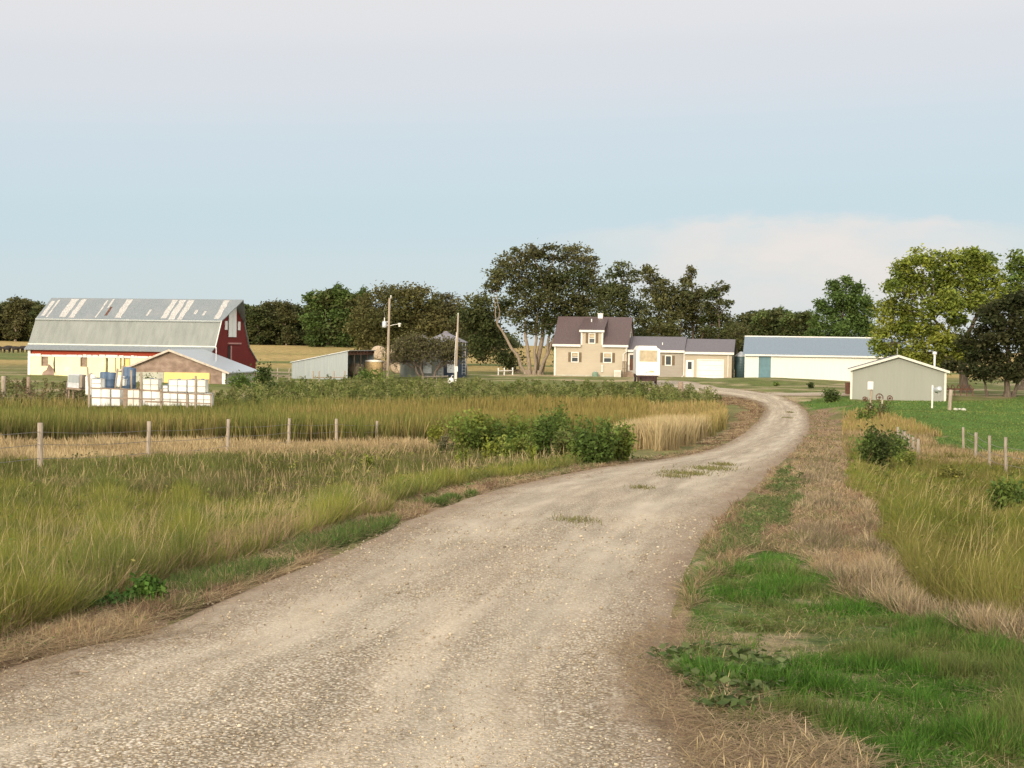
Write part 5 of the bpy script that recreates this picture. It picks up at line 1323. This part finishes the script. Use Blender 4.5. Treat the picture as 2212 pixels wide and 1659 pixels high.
LG = [C(.16, .21, .04), C(.12, .17, .035), C(.20, .23, .05)]
MG = [C(.10, .155, .035), C(.08, .125, .03), C(.135, .18, .042)]
DG = [C(.055, .08, .022), C(.075, .10, .028), C(.045, .065, .02)]
YL = [C(.27, .28, .05), C(.22, .25, .04), C(.18, .21, .04)]
CG = 'shrubs in the ditch beside the driveway bend'
shrub('small yellow-leaved shrub at the left end of the ditch shrubs', 938, -975, 52, 72, YL, .06, 700, 8, CG, airy=1)
shrub('grey-green twiggy shrub beside the small yellow shrub', 968, -985, 50, 50, [C(.17, .16, .09), C(.14, .14, .07)], .05, 600, 9, CG, airy=.55)
shrub('bright green leafy shrub, widest on the left of the ditch shrubs', 1022, -988, 130, 102, LG + YL[2:], .065, 3600, 18, CG, airy=.55)
shrub('mid green shrub in the middle of the ditch shrubs', 1100, -990, 120, 105, LG + MG[:1], .065, 3200, 16, CG, airy=.55)
shrub('light green low shrub in front of the middle ditch shrubs', 1115, -1006, 105, 72, LG + YL[2:], .06, 1900, 14, CG, airy=.5)
shrub('tallest dark green shrub of the ditch shrubs, cream flower heads on top', 1195, -1000, 125, 135, MG + LG[1:2], .065, 4200, 18, CG, airy=.55)
shrub('low brownish bush between the two dark ditch shrubs', 1232, -1004, 110, 84, [C(.15, .16, .05), C(.115, .14, .04)], .055, 1800, 15, CG, airy=.55)
shrub('dark green shrub at the right end of the ditch shrubs', 1285, -1005, 130, 108, MG + LG[1:2], .055, 3400, 22, CG, airy=.3)
shrub('rounded dark shrub nearest the driveway verge', 1335, -1000, 104, 84, MG + LG + YL[2:], .05, 2200, 20, CG, airy=.3)
shrub('pale yellow sapling standing in front of the bright green shrub', 1062, -1005, 40, 62, YL, .055, 450, 6, CG, airy=1)
shrub('yellow-green sprig in the olive grass before the ditch shrubs', 1005, -1018, 38, 46, YL[1:] + LG[:1], .05, 380, 6, CG, airy=1)
shrub('yellowish sprig low in the grass right of the seventh fence post', 800, -1018, 40, 40, YL[1:], .05, 340, 6, CG, airy=1)
shrub('pale sapling near the driveway, before the dark ditch shrubs', 1147, -1010, 40, 62, YL[1:] + LG[:1], .055, 450, 6, CG, airy=1)
RS = 'shrubs along the right fence'
shrub('dense dark green shrub beside the right verge', 1888, -1010, 110, 82, DG + MG[:1], .055, 3600, 16, RS)
shrub('mid green shrub behind the dense dark shrub, by the small fence posts', 1935, -1002, 95, 68, MG, .055, 2200, 13, RS)
shrub('yellow-green low shrub at the foot of the right fence', 1958, -1014, 60, 44, LG + YL[2:], .05, 800, 9, RS)
shrub('green shrub at the right edge of the photo', 2190, -1125, 100, 85, LG[:2] + MG, .045, 1900, 13, RS)
shrub('small olive shrub low in the grass below the right fence posts', 2060, -1040, 70, 34, [C(.17, .165, .04), C(.14, .14, .035)], .05, 700, 9, RS)
shrub('small green shrub near the post with white box', 1870, 88, 60, 36, MG + LG[:1], .08, 600, 8, RS)
shrub('brown-green shrub round the post with the white box', 1900, 92, 70, 40, [C(.12, .12, .045), C(.09, .105, .03)], .08, 600, 8, RS)
YS = 'shrubs about the farm buildings'
shrub('round dark green shrub left of the grey-green garage', 1795, 112, 46, 34, DG + MG[:1], .085, 900, 10, YS)
shrub('very small shrub against the long white shed wall', 1755, 140, 20, 15, DG, .1, 220, 6, YS)
shrub('low weeds tuft at the foot of the long white shed', 1675, 150, 26, 9, MG, .1, 160, 6, YS)
shrub('dark green shrub right of the masonry shed', 560, 128, 60, 52, DG + MG[:1], .12, 900, 11, YS)
shrub('black-green shrub at the end of the tote row', 590, 118, 50, 40, DG, .11, 800, 10, YS)
shrub('green bush behind the stacked totes, below the masonry gable', 322, 116, 50, 52, MG + DG, .1, 700, 9, YS)
shrub('green bush between the two tote stacks', 345, 112, 36, 36, MG, .1, 420, 8, YS)
shrub('green bush left of the dark shrub at the lean-to fence', 520, 126, 70, 36, MG, .12, 700, 9, YS)
shrub('wide green bush before the open side of the lean-to', 800, 140, 90, 28, MG + LG[:1], .13, 700, 10, YS)
WG = 'leafy weed clumps on the left verge'
shrub('bushy bright green weed clump, largest on the left verge', 322, -1320, 92, 70, [C(.075, .15, .025), C(.06, .12, .022), C(.10, .17, .035)], .024, 2000, 16, WG, name='weed_clump')
shrub('low dark green weed clump beside the largest one on the left verge', 262, -1326, 92, 40, [C(.05, .115, .022), C(.06, .13, .025)], .02, 1300, 14, WG, name='weed_clump')
shrub('small dark green weed clump at the left end of the verge', 196, -1338, 80, 36, [C(.045, .105, .02), C(.06, .12, .025)], .02, 800, 12, WG, name='weed_clump')

M['old_post'] = m_wood('grey_post', (.36, .31, .24), (.17, .14, .11), (14, 14, 1.2))
# ================================================================ fences, poles, totes and farm clutter
def post_mesh(h, r, lean=0.0, below=.5):
    mb = MB(); pts = [(lean * z / h + U(-.006, .006), U(-.006, .006), z) for z in np.linspace(-below, h, 6)]
    return mb.tube(pts, [r * 1.08, r * 1.05, r, r * .98, r * .95, r * .92], 9)
def wire_fence(name, label, posts, strands, r=.07, mat='post'):
    """posts: (x, y, height above ground, lean)"""
    x0, y0 = posts[0][:2]; z0 = tz(x0, y0)
    root = thing(name, label, 'fence', (x0, y0, z0))
    for (x, y, h, ln) in posts:
        p = post_mesh(h, r * U(.85, 1.15), ln).build('post', M[mat], root, True); p.location = (x - x0, y - y0, tz(x, y) - z0)
    mb = MB()
    for k, hf in enumerate(strands):
        pts = []
        for i in range(len(posts) - 1):
            a, c = posts[i], posts[i + 1]
            for t in (0, .25, .5, .75):
                X, Y = a[0] * (1 - t) + c[0] * t, a[1] * (1 - t) + c[1] * t
                pts.append((X - x0, Y - y0 - r, (tz(a[0], a[1]) * (1 - t) + tz(c[0], c[1]) * t) - z0 + hf - .05 * math.sin(math.pi * t)))
        mb.tube(pts, .009, 4)
    w = mb.build('wire', M['wire'], root); return root
fp = []
for i in range(-2, 8):
    d = 39 + 6.9 * i; X = -11.97 + 1.1 * i
    fp.append((X, d, (1.3, 1.25, 1.25, 1.3, 1.28, 1.25, 1.25, 1.22, 1.0, 1.0)[i + 2], U(-.05, .05)))
wire_fence('wire_fence', 'wire fence on rough wooden posts across the left ditch', fp, (.35, .7, 1.02))
rp = []
for px, d, h in ((2290, 48, 1.3), (2179, 53, 1.3), (2143, 57, 1.25), (2113, 62, 1.1), (2086, 67, 1.05)):
    g_ = at(px, d); rp.append((g_.x, g_.y, h, U(-.05, .05)))
wire_fence('wire_fence', 'wire fence of pale wooden posts at the right edge', rp, (.35, .65, .95), r=.065, mat='old_post')
rp = []
for px, d, h in ((1989, 62, .8), (1976, 64, .8), (1966, 66, .75), (1958, 68, .75), (1950, 70, .7), (1943, 72, .7)):
    g_ = at(px, d); rp.append((g_.x, g_.y, h, U(-.04, .04)))
wire_fence('wire_fence', 'receding line of small grey fence posts behind the right shrubs', rp, (.4, .7), r=.08, mat='old_post')
def lone_post(label, px, d, h, r=.07, mat='post', lean=0., name='post', group=None):
    b = at(px, d); o = post_mesh(h, r, lean).build(name, M[mat], None, True); o.location = b; return tag(o, label, 'post', group)
lone_post('pale thin post standing on the lawn before the garage right corner', 2016, 103, 1.55, .06, 'trim')
lone_post('thick leaning wooden post on the lawn, right of the garage', 2054, 101, 1.35, .13, 'post', .06)
lone_post('stout weathered post beside the driveway, before the white camper', 1474, 116, 1.5, .22, 'plank', -.1)
lone_post('short weathered post left of the stout driveway post', 1405, 118, 1.0, .12, 'plank')
lone_post('short thin post behind the post with the white box', 1908, 94, .95, .06, 'post')
PG = 'old posts before the barn'
lone_post('old grey post at the left edge, before the barn', 8, 112, 1.5, .17, 'post', group=PG)
lone_post('brown post left of the barn corner, in dry weeds', 62, 112, 1.45, .14, 'plank', group=PG)
lone_post('dark thin post in the weeds below the broken barn wall', 145, 110, 1.3, .08, 'deadwood', group=PG)

# post carrying a white box
b = at(1884, 96); t = thing('box_post', 'wooden post carrying a white square box, before the grey-green garage', 'post', b)
post_mesh(1.75, .09).build('post', M['post'], t, True)
bx = MB().box(-.27, .07, -.2, -.09, 1.55, 2.05).build('box', M['white'], t, bevel=.01)
MB().box(-.24, .04, -.215, -.201, 1.58, 2.02).build('lid', M['trim'], bx)

# utility poles
b = at(838, 150); t = thing('utility_pole', 'tall wooden utility pole with transformer and yard lamp', 'utility pole', b); t.scale = (.895, .895, .895)
PH = 9.0
MB().tube([(0, 0, -.6), (.02, 0, 3), (.06, 0, 6), (.1, 0, PH)], [.17, .15, .13, .11], 12).build('pole', M['pole'], t, True)
MB().lathe([(.03, 0), (.06, .1), (.05, .2), (.08, .25), (.05, .35)], 10, (.25, 0, PH - .05)).build('insulator', M['trim'], t)
tr_ = MB().lathe([(.02, 0), (.24, .04), (.25, .1), (.25, .62), (.2, .7), (.05, .74)], 16, (-.42, -.05, 5.75)).build('transformer', M['steel'], t, True)
MB().lathe([(.05, 0), (.07, .08), (.04, .16), (.06, .24), (.03, .4)], 8, (-.42, -.05, 6.48)).build('bushing', M['trim'], tr_)
MB().box(-.2, .0, -.04, .04, 6.0, 6.1).box(-.2, .0, -.04, .04, 6.35, 6.45).build('bracket', M['steel'], t)
la = MB().tube([(.08, 0, 5.95), (.6, 0, 6.1), (1.15, 0, 6.18)], .03, 6).build('lamp_arm', M['trim'], t)
MB().lathe([(.06, 0), (.2, -.05), (.19, -.14), (.12, -.22), (.11, -.4), (.04, -.44)][::-1], 12, (1.22, 0, 6.3)).build('lamp_head', M['trim'], la)
MB().tube([(-.35, -.05, 6.9), (-.5, -.02, 7.6), (-.3, 0, 8.3), (.1, 0, 8.7)], .02, 5).build('jumper_wire', M['wire'], t)
b = at(986, 150); t = thing('meter_pole', 'bare thin pole with white meter, before the dark grain bin', 'utility pole', b); t.scale = (.94, .94, .94)
MB().tube([(0, 0, -.6), (.04, 0, 3), (.12, 0, 7.0)], [.12, .11, .085], 10).build('pole', M['pole'], t, True)
MB().tube([(-.18, -.02, .3), (-.14, -.02, 3.2), (-.02, -.02, 5.2)], .035, 6).build('conduit', M['trim'], t)
MB().box(-.13, .17, -.24, -.115, 1.1, 1.65).tube([(0, -.18, -.1), (0, -.18, 1.1)], .1, 8).build('meter', M['trim'], t)
MB().lathe([(.03, 0), (.06, .1), (.03, .2)], 8, (.12, 0, 7.0)).build('insulator', M['trim'], t)
b = at(1013, 166); o = MB().tube([(0, 0, -.1), (-.45, .1, 3.0)], .05, 6).build('leaning_pipe', M['post'], None, True); o.location = b; tag(o, 'thin pipe leaning beside the dark grain bin', 'pipe')

# white plastic totes behind a plank fence
def tote(name, label, px, py, d, w, h, dep=1.0, mat='tote', rz=0., tilt=0., group='white plastic totes', cells=2):
    """px,py: lower left corner as measured at depth d"""
    c = P(px, py, d); t = thing(name, label, 'tote', c, rz, group); t.rotation_euler = (0, tilt, rz)
    MB().box(.02, w - .02, .02, dep, .02, h - .02).build('tank', M[mat], t, bevel=.04)
    mb = MB()
    for k in range(cells + 1):
        x_ = k * w / cells; mb.box(x_ - .015, x_ + .015, -.012, .015, 0, h).box(x_ - .015, x_ + .015, dep + .005, dep + .03, 0, h)
    for k in range(3): mb.box(-.015, w + .015, -.014, .011, (h - .03) * k / 2, (h - .03) * k / 2 + .028).box(-.015, w + .015, dep + .006, dep + .031, (h - .03) * k / 2, (h - .03) * k / 2 + .028)
    for k in (0, 1): mb.box(k * w - .014, k * w + .014, .0, dep + .02, h - .03, h - .002)
    mb.build('cage', M['cage'], t)
    MB().lathe([(.1, 0), (.1, .05), (.03, .06)], 10, (w / 2, dep / 2, h - .02)).build('lid', M['blue'], t)
    return t
def zx(a): return (180 + a * .208) / 1.3562
def zy(b_): return (1040 + b_ * .208) / 1.3562
DT = 93.0; s_ = DT / F
for nm, lab, x0, x1, y1, y0, mt, cl in (
  ('plastic_tote', 'two-cell white tote in the lower row, leftmost behind the plank fence', 420, 688, 470, 720, 'tote', 2),
  ('plastic_tote', 'white tote in the lower row, just left of the broad dark fence post', 692, 826, 472, 720, 'tote', 1),
  ('plastic_tote', 'cream tote in the lower row, right of the broad dark fence post', 922, 1096, 485, 720, 'tote_old', 2),
  ('plastic_tote', 'wide white tote in the lower row, under the shortest upper pair', 1135, 1392, 500, 720, 'tote', 2),
  ('plastic_tote', 'wide white tote in the lower row, below the long upper tote', 1424, 1630, 520, 720, 'tote', 2),
  ('plastic_tote', 'white tote in the lower row, left of the tall thin fence post', 1634, 1758, 525, 720, 'tote', 1),
  ('plastic_tote', 'narrow white tote in the lower row, behind the tall thin fence post', 1785, 1898, 528, 720, 'tote', 1),
  ('plastic_tote', 'last white tote at the right end of the lower row', 1904, 2098, 535, 720, 'tote', 2)):
    tote(nm, lab, zx(x0), zy(y0), DT, (x1 - x0) * .208 / 1.3562 * s_, (y0 - y1) * .208 / 1.3562 * s_, 1.0, mt, cells=cl)
for nm, lab, x0, x1, y1, y0, mt, cl in (
  ('plastic_tote', 'single white tote on top at the left end of the row', 420, 556, 330, 468, 'tote', 1),
  ('plastic_tote', 'pale two-cell tote on top, alone in the middle of the row', 1140, 1366, 332, 498, 'tote_old', 2),
  ('plastic_tote', 'low small white tote on top beside the long upper tote', 1424, 1500, 424, 518, 'tote', 1),
  ('plastic_tote', 'long upper tote before the yellow door', 1503, 1762, 344, 518, 'tote', 2),
  ('plastic_tote', 'upper white tote left of the tall thin fence post', 1768, 1898, 344, 526, 'tote', 1),
  ('plastic_tote', 'greyish upper tote at the right end of the stack', 1904, 2030, 346, 532, 'tote_old', 1)):
    tote(nm, lab, zx(x0), zy(y0), DT, (x1 - x0) * .208 / 1.3562 * s_, (y0 - y1) * .208 / 1.3562 * s_, .95, mt, cells=cl)
def barrel(label, px, py, d, r, h, mat, name='barrel', group='barrels behind the plank fence'):
    c = P(px, py, d); t = thing(name, label, 'barrel', c, 0, group)
    MB().lathe([(r * .94, 0), (r, .03), (r, h * .32), (r * 1.04, h * .34), (r, h * .36), (r, h * .65), (r * 1.04, h * .67), (r, h * .69), (r, h - .03), (r * .94, h)], 18).build('drum', M[mat], t, True)
    MB().lathe([(r * .8, h), (r * .8, h + .015)], 14).build('lid', M[mat], t)
for lab, x0, yb, h in (('blue barrel behind the fence, next to the left upper tote', 610, 480, .95), ('blue barrel left of the tilted white tub', 700, 480, .92), ('tall blue barrel right of the tilted white tub', 925, 480, 1.25), ('blue barrel at the right end of the blue ones', 980, 480, 1.2)):
    barrel(lab, zx(x0), zy(yb) + 8, 96.5, .30, h + .35, 'blue')
def tub(label, x0, y0, x1, y1, d, rz, tilt, mat='tote_old'):
    c = P(zx(x0), zy(y1), d); w, h = (x1 - x0) * .208 / 1.3562 * d / F, (y1 - y0) * .208 / 1.3562 * d / F
    t = thing('plastic_tub', label, 'tub', c, rz, 'loose white tubs on the tote row'); t.rotation_euler = (0, tilt, rz)
    MB().prism([(.06, 0), (w - .06, 0), (w, h * .92), (0, h * .92)], 0, .6, 'y').build('tub', M[mat], t, bevel=.03)
    MB().box(-.03, w + .03, -.03, .63, h * .921, h).build('rim', M[mat], t)
tub('pale tub resting on top of the blue barrels', 622, 262, 690, 345, 96.5, 0, 0)
tub('second pale tub on the blue barrels, nearer the leaning poles', 695, 265, 760, 345, 96.5, 0, 0)
tub('tilted white tub between the two leaning poles', 752, 285, 832, 440, 94.6, 0, .18, 'tote')
tub('small tilted white tub beside the tall blue barrel', 845, 345, 900, 440, 94.6, 0, -.12, 'tote')
c = P(zx(318), zy(500), 97); t = thing('white_tank', 'narrow white upright tank between grey cabinet and totes', 'tank', c)
MB().lathe([(.3, -.3), (.34, -.2), (.34, .85), (.25, .98), (.1, 1.02)], 16, (.35, .3, 0)).build('tank', M['tote'], t, True); MB().lathe([(.1, 1.02), (.1, 1.1)], 10, (.35, .3, 0)).build('lid', M['cage'], t)
c = P(zx(78), zy(490), 100); t = thing('metal_cabinet', 'tilted grey metal cabinet on legs left of the totes', 'cabinet', c, -.15); t.rotation_euler = (0, .05, -.15)
s2 = 100 / F * .208 / 1.3562
MB().box(0, 175 * s2, 0, .9, .15, 225 * s2).build('body', M['steel'], t, bevel=.02)
MB().box(-.03, 215 * s2, -.04, .95, .04, .15).build('frame', M['plank'], t); MB().box(176 * s2, 212 * s2, .05, .8, .2, 220 * s2).build('side_panel', M['post'], t)
MB().box(.06, 168 * s2, -.03, -.002, 110 * s2, 215 * s2).build('door', M['grey_metal'], t)
for a, c_ in ((.05, .1), (1.4, .1), (.05, .75), (1.4, .75)): MB().box(a, a + .09, c_, c_ + .09, -.6, .04).build('leg', M['plank'], t)
# plank fence
fr = P(zx(385), zy(720), 91.2); fr.z = -4.2
t = thing('plank_fence', 'weathered plank fence with uneven posts in front of the white totes', 'fence', fr)
s3 = 91.2 / F * .208 / 1.3562; zg = P(zx(385), zy(720), 91.2).z - fr.z
def FX(a): return (a - 385) * s3
def FZ(b_, a=1000): return zg + (720 - b_) * s3 - (a - 385) * s3 * .0
for a, w_, top in ((385, 26, 270), (895, 55, 470), (1115, 26, 235), (1400, 30, 465), (1770, 26, 520), (1885, 26, 270), (2112, 22, 515)):
    MB().box(FX(a - w_ / 2), FX(a + w_ / 2), 0, .12, 0, FZ(top)).build('post', M['plank'] if w_ > 40 else M['post'], t)
for a0, a1, b0, b1, th in ((400, 1110, 455, 470, 18), (1100, 1420, 470, 486, 22), (1420, 2110, 505, 527, 16), (400, 900, 592, 597, 16), (900, 1320, 597, 603, 16), (1180, 1420, 632, 638, 22), (1400, 2110, 632, 652, 16)):
    MB().add([(FX(a0), -.04, FZ(b0 + th)), (FX(a1), -.04, FZ(b1 + th)), (FX(a1), -.04, FZ(b1)), (FX(a0), -.04, FZ(b0)), (FX(a0), -.003, FZ(b0 + th)), (FX(a1), -.003, FZ(b1 + th)), (FX(a1), -.003, FZ(b1)), (FX(a0), -.003, FZ(b0))],
             [(0, 1, 2, 3), (7, 6, 5, 4), (0, 4, 5, 1), (1, 5, 6, 2), (2, 6, 7, 3), (3, 7, 4, 0)]).build('rail', M['plank'], t)
for lab, xa, ya, xb, yb in (('weathered pole leaning left among the tubs', 755, 480, 792, 190), ('dark weathered pole leaning over the tilted tub', 830, 480, 868, 150), ('grey upright pole behind the tall blue barrel', 985, 480, 985, 215), ('crooked stick standing before the barn window', 385, 440, 366, 170)):
    a, c_ = P(zx(xa), zy(yb if False else ya), 94), P(zx(xb), zy(yb), 94)
    o = MB().tube([a - a, c_ - a], .06, 7).build('leaning_pole', M['post'], None, True); o.location = a; tag(o, lab, 'pole', 'loose poles among the totes')

# bales by the lean-to
def bale(label, px, d, r, w, mat, rz, z=0., upright=False, cap=None):
    b = at(px, d, z); t = thing('hay_bale', label, 'hay bale', b, rz, 'round bales beside the lean-to')
    pr = [(r * .5, 0), (r * .93, .02), (r, .1), (r * 1.01, w / 2), (r, w - .1), (r * .93, w - .02), (r * .5, w)]
    mb = MB().lathe(pr, 24)
    if not upright: mb.turn(Matrix.Translation((0, 0, r)) @ Matrix.Rotation(R(90), 4, 'X'))
    mb.build('bale', M[mat], t, True)
    if cap: MB().lathe([(r * .98, w - .06), (r * 1.03, w - .02), (r * .95, w + .1), (r * .4, w + .16)], 24).build('cap', M[cap], t, True)
bale('large golden bale stood on end with a white top, left of the utility pole', 808, 158, .95, 1.65, 'hay', .2, 0, True, 'net')
bale('white bale lying at the back of the lean-to opening', 775, 172, .8, 1.4, 'net', 1.2, .2)
bale('pale bale stacked high behind the golden bale', 815, 178, .8, 1.4, 'hay_old', .3, 1.6)
bale('pale bale under the high stacked one, behind the golden bale', 812, 178.3, .8, 1.4, 'hay_old', .6, 0)
bale('grey-tan bale right of the utility pole', 856, 178, .85, 1.4, 'hay_old', .4, 1.5)
bale('dark weathered bale below the grey-tan one, right of the pole', 857, 178.4, .8, 1.4, 'hay_old', .2, 0)
bale('shaded dark bale just inside the lean-to opening', 763, 160, .7, 1.2, 'hay_old', .8)

# rail fences in the yard
def rail_fence(label, pts, rails, mat='trim', h=1.0, r=.06):
    b0 = at(*pts[0]); t = thing('rail_fence', label, 'fence', b0); P3 = [at(*p) - b0 for p in pts]
    for p in P3:
        q_ = post_mesh(h, r).build('post', M[mat], t, True); q_.location = p
    for k, z_ in enumerate(rails):
        MB().tube([p + Vector((0, -.09, z_)) for p in P3], .055, 6).build('rail', M[mat], t)
rail_fence('pale rail fence left of the grey lean-to', [(575, 146), (600, 147), (625, 148)], (.45, .72), 'post', 1.15)
rail_fence('low pale rail fence before the half-bare tree', [(915, 138), (925, 139), (944, 140), (968, 141)], (.72,), 'old_post', .8, .05)
rail_fence('low white rail fence behind the house trees', [(1077, 176), (1090, 177), (1108, 178)], (.5,), 'trim', .85, .08)
rail_fence('grey fence in the weeds before the lean-to wall', [(677, 142), (690, 142.5), (722, 143), (745, 143.5)], (.35,), 'post', .95, .07)
b = at(975, 139); t = thing('white_jug', 'small rounded white tank at the end of the low pale rail', 'tank', b)
MB().lathe([(.15, .1), (.25, .2), (.27, .4), (.2, .58), (.1, .64)], 14).build('tank', M['white'], t, True); MB().tube([(-.02, 0, -.1), (-.02, 0, .12)], .05, 6).build('leg', M['post'], t); MB().tube([(0, 0, .63), (.08, 0, .8), (.2, 0, .85)], .03, 6).build('spout', M['white'], t)

# gas tank, rusty wheel, stones by the garage
b = at(2028, 110); t = thing('gas_tank', 'grey-white fuel tank on thin legs at the garage right corner', 'tank', b, .3)
MB().lathe([(.05, -.32), (.16, -.3), (.2, -.24), (.2, .24), (.16, .3), (.05, .32)], 16).turn(Matrix.Translation((0, 0, .85)) @ Matrix.Rotation(R(75), 4, 'X')).build('tank', M['steel'], t, True)
for a in ((-.12, -.2), (.12, -.2), (-.12, .2), (.12, .2)): MB().tube([(a[0], a[1], -.1), (a[0] * .8, a[1], .78)], .025, 6).build('leg', M['cage'], t)
def old_wheel(label, px, d, r, lean):
    b = at(px, d); t = thing('iron_wheel', label, 'wheel', b, .2, 'old iron wheels by the garage wall'); mb = MB()
    n_ = 22; mb.tube([(r * math.cos(6.283 * k / n_), 0, r + r * math.sin(6.283 * k / n_)) for k in range(n_ + 1)], .035, 6); mb.turn(Matrix.Rotation(lean, 4, 'X')).build('rim', M['rust'], t)
    sp = MB()
    for k in range(8): sp.tube([(0, 0, r), (r * math.cos(.785 * k), 0, r + r * math.sin(.785 * k))], .014, 4)
    sp.turn(Matrix.Rotation(lean, 4, 'X')).build('spokes', M['rust'], t)
    MB().lathe([(.07, -.08), (.07, .08)], 10).turn(Matrix.Rotation(lean, 4, 'X') @ Matrix.Translation((0, 0, r)) @ Matrix.Rotation(R(90), 4, 'X')).build('hub', M['rust'], t)
old_wheel('rusty iron wheel leaning behind the post with white box', 1903, 112, .27, -.25)
old_wheel('smaller rusty iron wheel before the garage wall', 1925, 113, .2, -.2)
old_wheel('rusty wheel lying low left of the box post', 1872, 111, .17, -.5)
for i, (px, d, r) in enumerate(((2066, 101, .16), (2075, 101.5, .12), (2084, 101, .15))):
    b = at(px, d); V_ = ico * rng.normal(1, .15, (12, 1)) * r * np.array([1.3, 1, .7]); o = np_mesh('field_stone', V_, ifc.ravel(), np.full(20, 3), M['concrete'], smooth_=True); o.location = b + Vector((0, 0, r * .4))
    tag(o, ('pale field stone nearest the thick leaning post', 'small middle field stone on the lawn right of the post', 'pale field stone farthest right on the lawn')[i], 'stone', 'field stones on the lawn')
b = at(2045, 124); t = thing('rusty_machine', 'rusty old farm implement under the dark elm', 'farm implement', b, .3)
MB().box(-.2, 2.6, 0, .12, .5, .62).box(-.2, 2.6, .7, .82, .5, .62).build('frame', M['rust'], t)
for k in range(5): MB().tube([(.1 + .55 * k, .3, .55), (.1 + .55 * k, .1, .95), (.15 + .55 * k, -.2, .7), (.1 + .55 * k, -.3, .05)], .04, 6).build('tine', M['rust'], t)
MB().lathe([(.3, 0), (.34, .06), (.3, .12)], 16).turn(Matrix.Translation((-.3, .4, .3)) @ Matrix.Rotation(R(90), 4, 'Y')).build('wheel', M['rust'], t)

# cattle far out in the left field
def cow(label, px, d, rz, s=1.0):
    b = at(px, d)
    vs = [(0, 0, 1.0), (.55, 0, 1.02), (1.0, 0, 1.06), (1.35, 0, 1.12), (1.62, 0, .98), (1.85, 0, .72), (-.15, 0, 1.12), (-.22, 0, .55),
          (.05, .2, .62), (.0, .2, .38), (.05, .2, 0), (.05, -.2, .62), (.0, -.2, .38), (.05, -.2, 0), (1.05, .18, .6), (1.08, .18, .32), (1.05, .18, 0), (1.05, -.18, .6), (1.08, -.18, .32), (1.05, -.18, 0)]
    es = [(0, 1), (1, 2), (2, 3), (3, 4), (4, 5), (0, 6), (6, 7), (0, 8), (8, 9), (9, 10), (0, 11), (11, 12), (12, 13), (2, 14), (14, 15), (15, 16), (2, 17), (17, 18), (18, 19)]
    rad = [.34, .40, .36, .22, .16, .09, .08, .03, .15, .07, .06, .15, .07, .06, .13, .07, .06, .13, .07, .06]
    me = bpy.data.meshes.new('cow'); me.from_pydata(vs, es, []); me.materials.append(M['cowhide'])
    o = bpy.data.objects.new('cow', me); COL.objects.link(o)
    md = o.modifiers.new('Skin', 'SKIN')
    sk = me.skin_vertices.new(name='skin') if hasattr(me.skin_vertices, 'new') else None
    if me.skin_vertices:
        for i, r in enumerate(rad): me.skin_vertices[0].data[i].radius = (r, r)
        me.skin_vertices[0].data[0].use_root = True
    o.modifiers.new('Sub', 'SUBSURF').levels = 1
    o.location = b; o.rotation_euler = (0, 0, rz); o.scale = (s, s, s); return tag(o, label, 'cow', 'black cattle grazing left of the barn')
M['cowhide'] = m_plain('black_hide', (.022, .017, .015), .3, 3, .7)
for lab, px, d, rz in (('black cow standing farthest left at the photo edge', 2, 322, 2.9), ('small black cow near the left edge, head down', 11, 326, .2), ('black cow, left of the middle pair in the field', 20, 318, 3.1), ('black cow in the middle of the group, facing right', 29, 317, .1), ('black cow at the right of the middle pair', 39, 319, 3.0), ('black cow next to the barn corner', 50, 321, .1), ('black cow half behind the barn corner', 58, 318, 3.1)):
    cow(lab, px, d, rz)
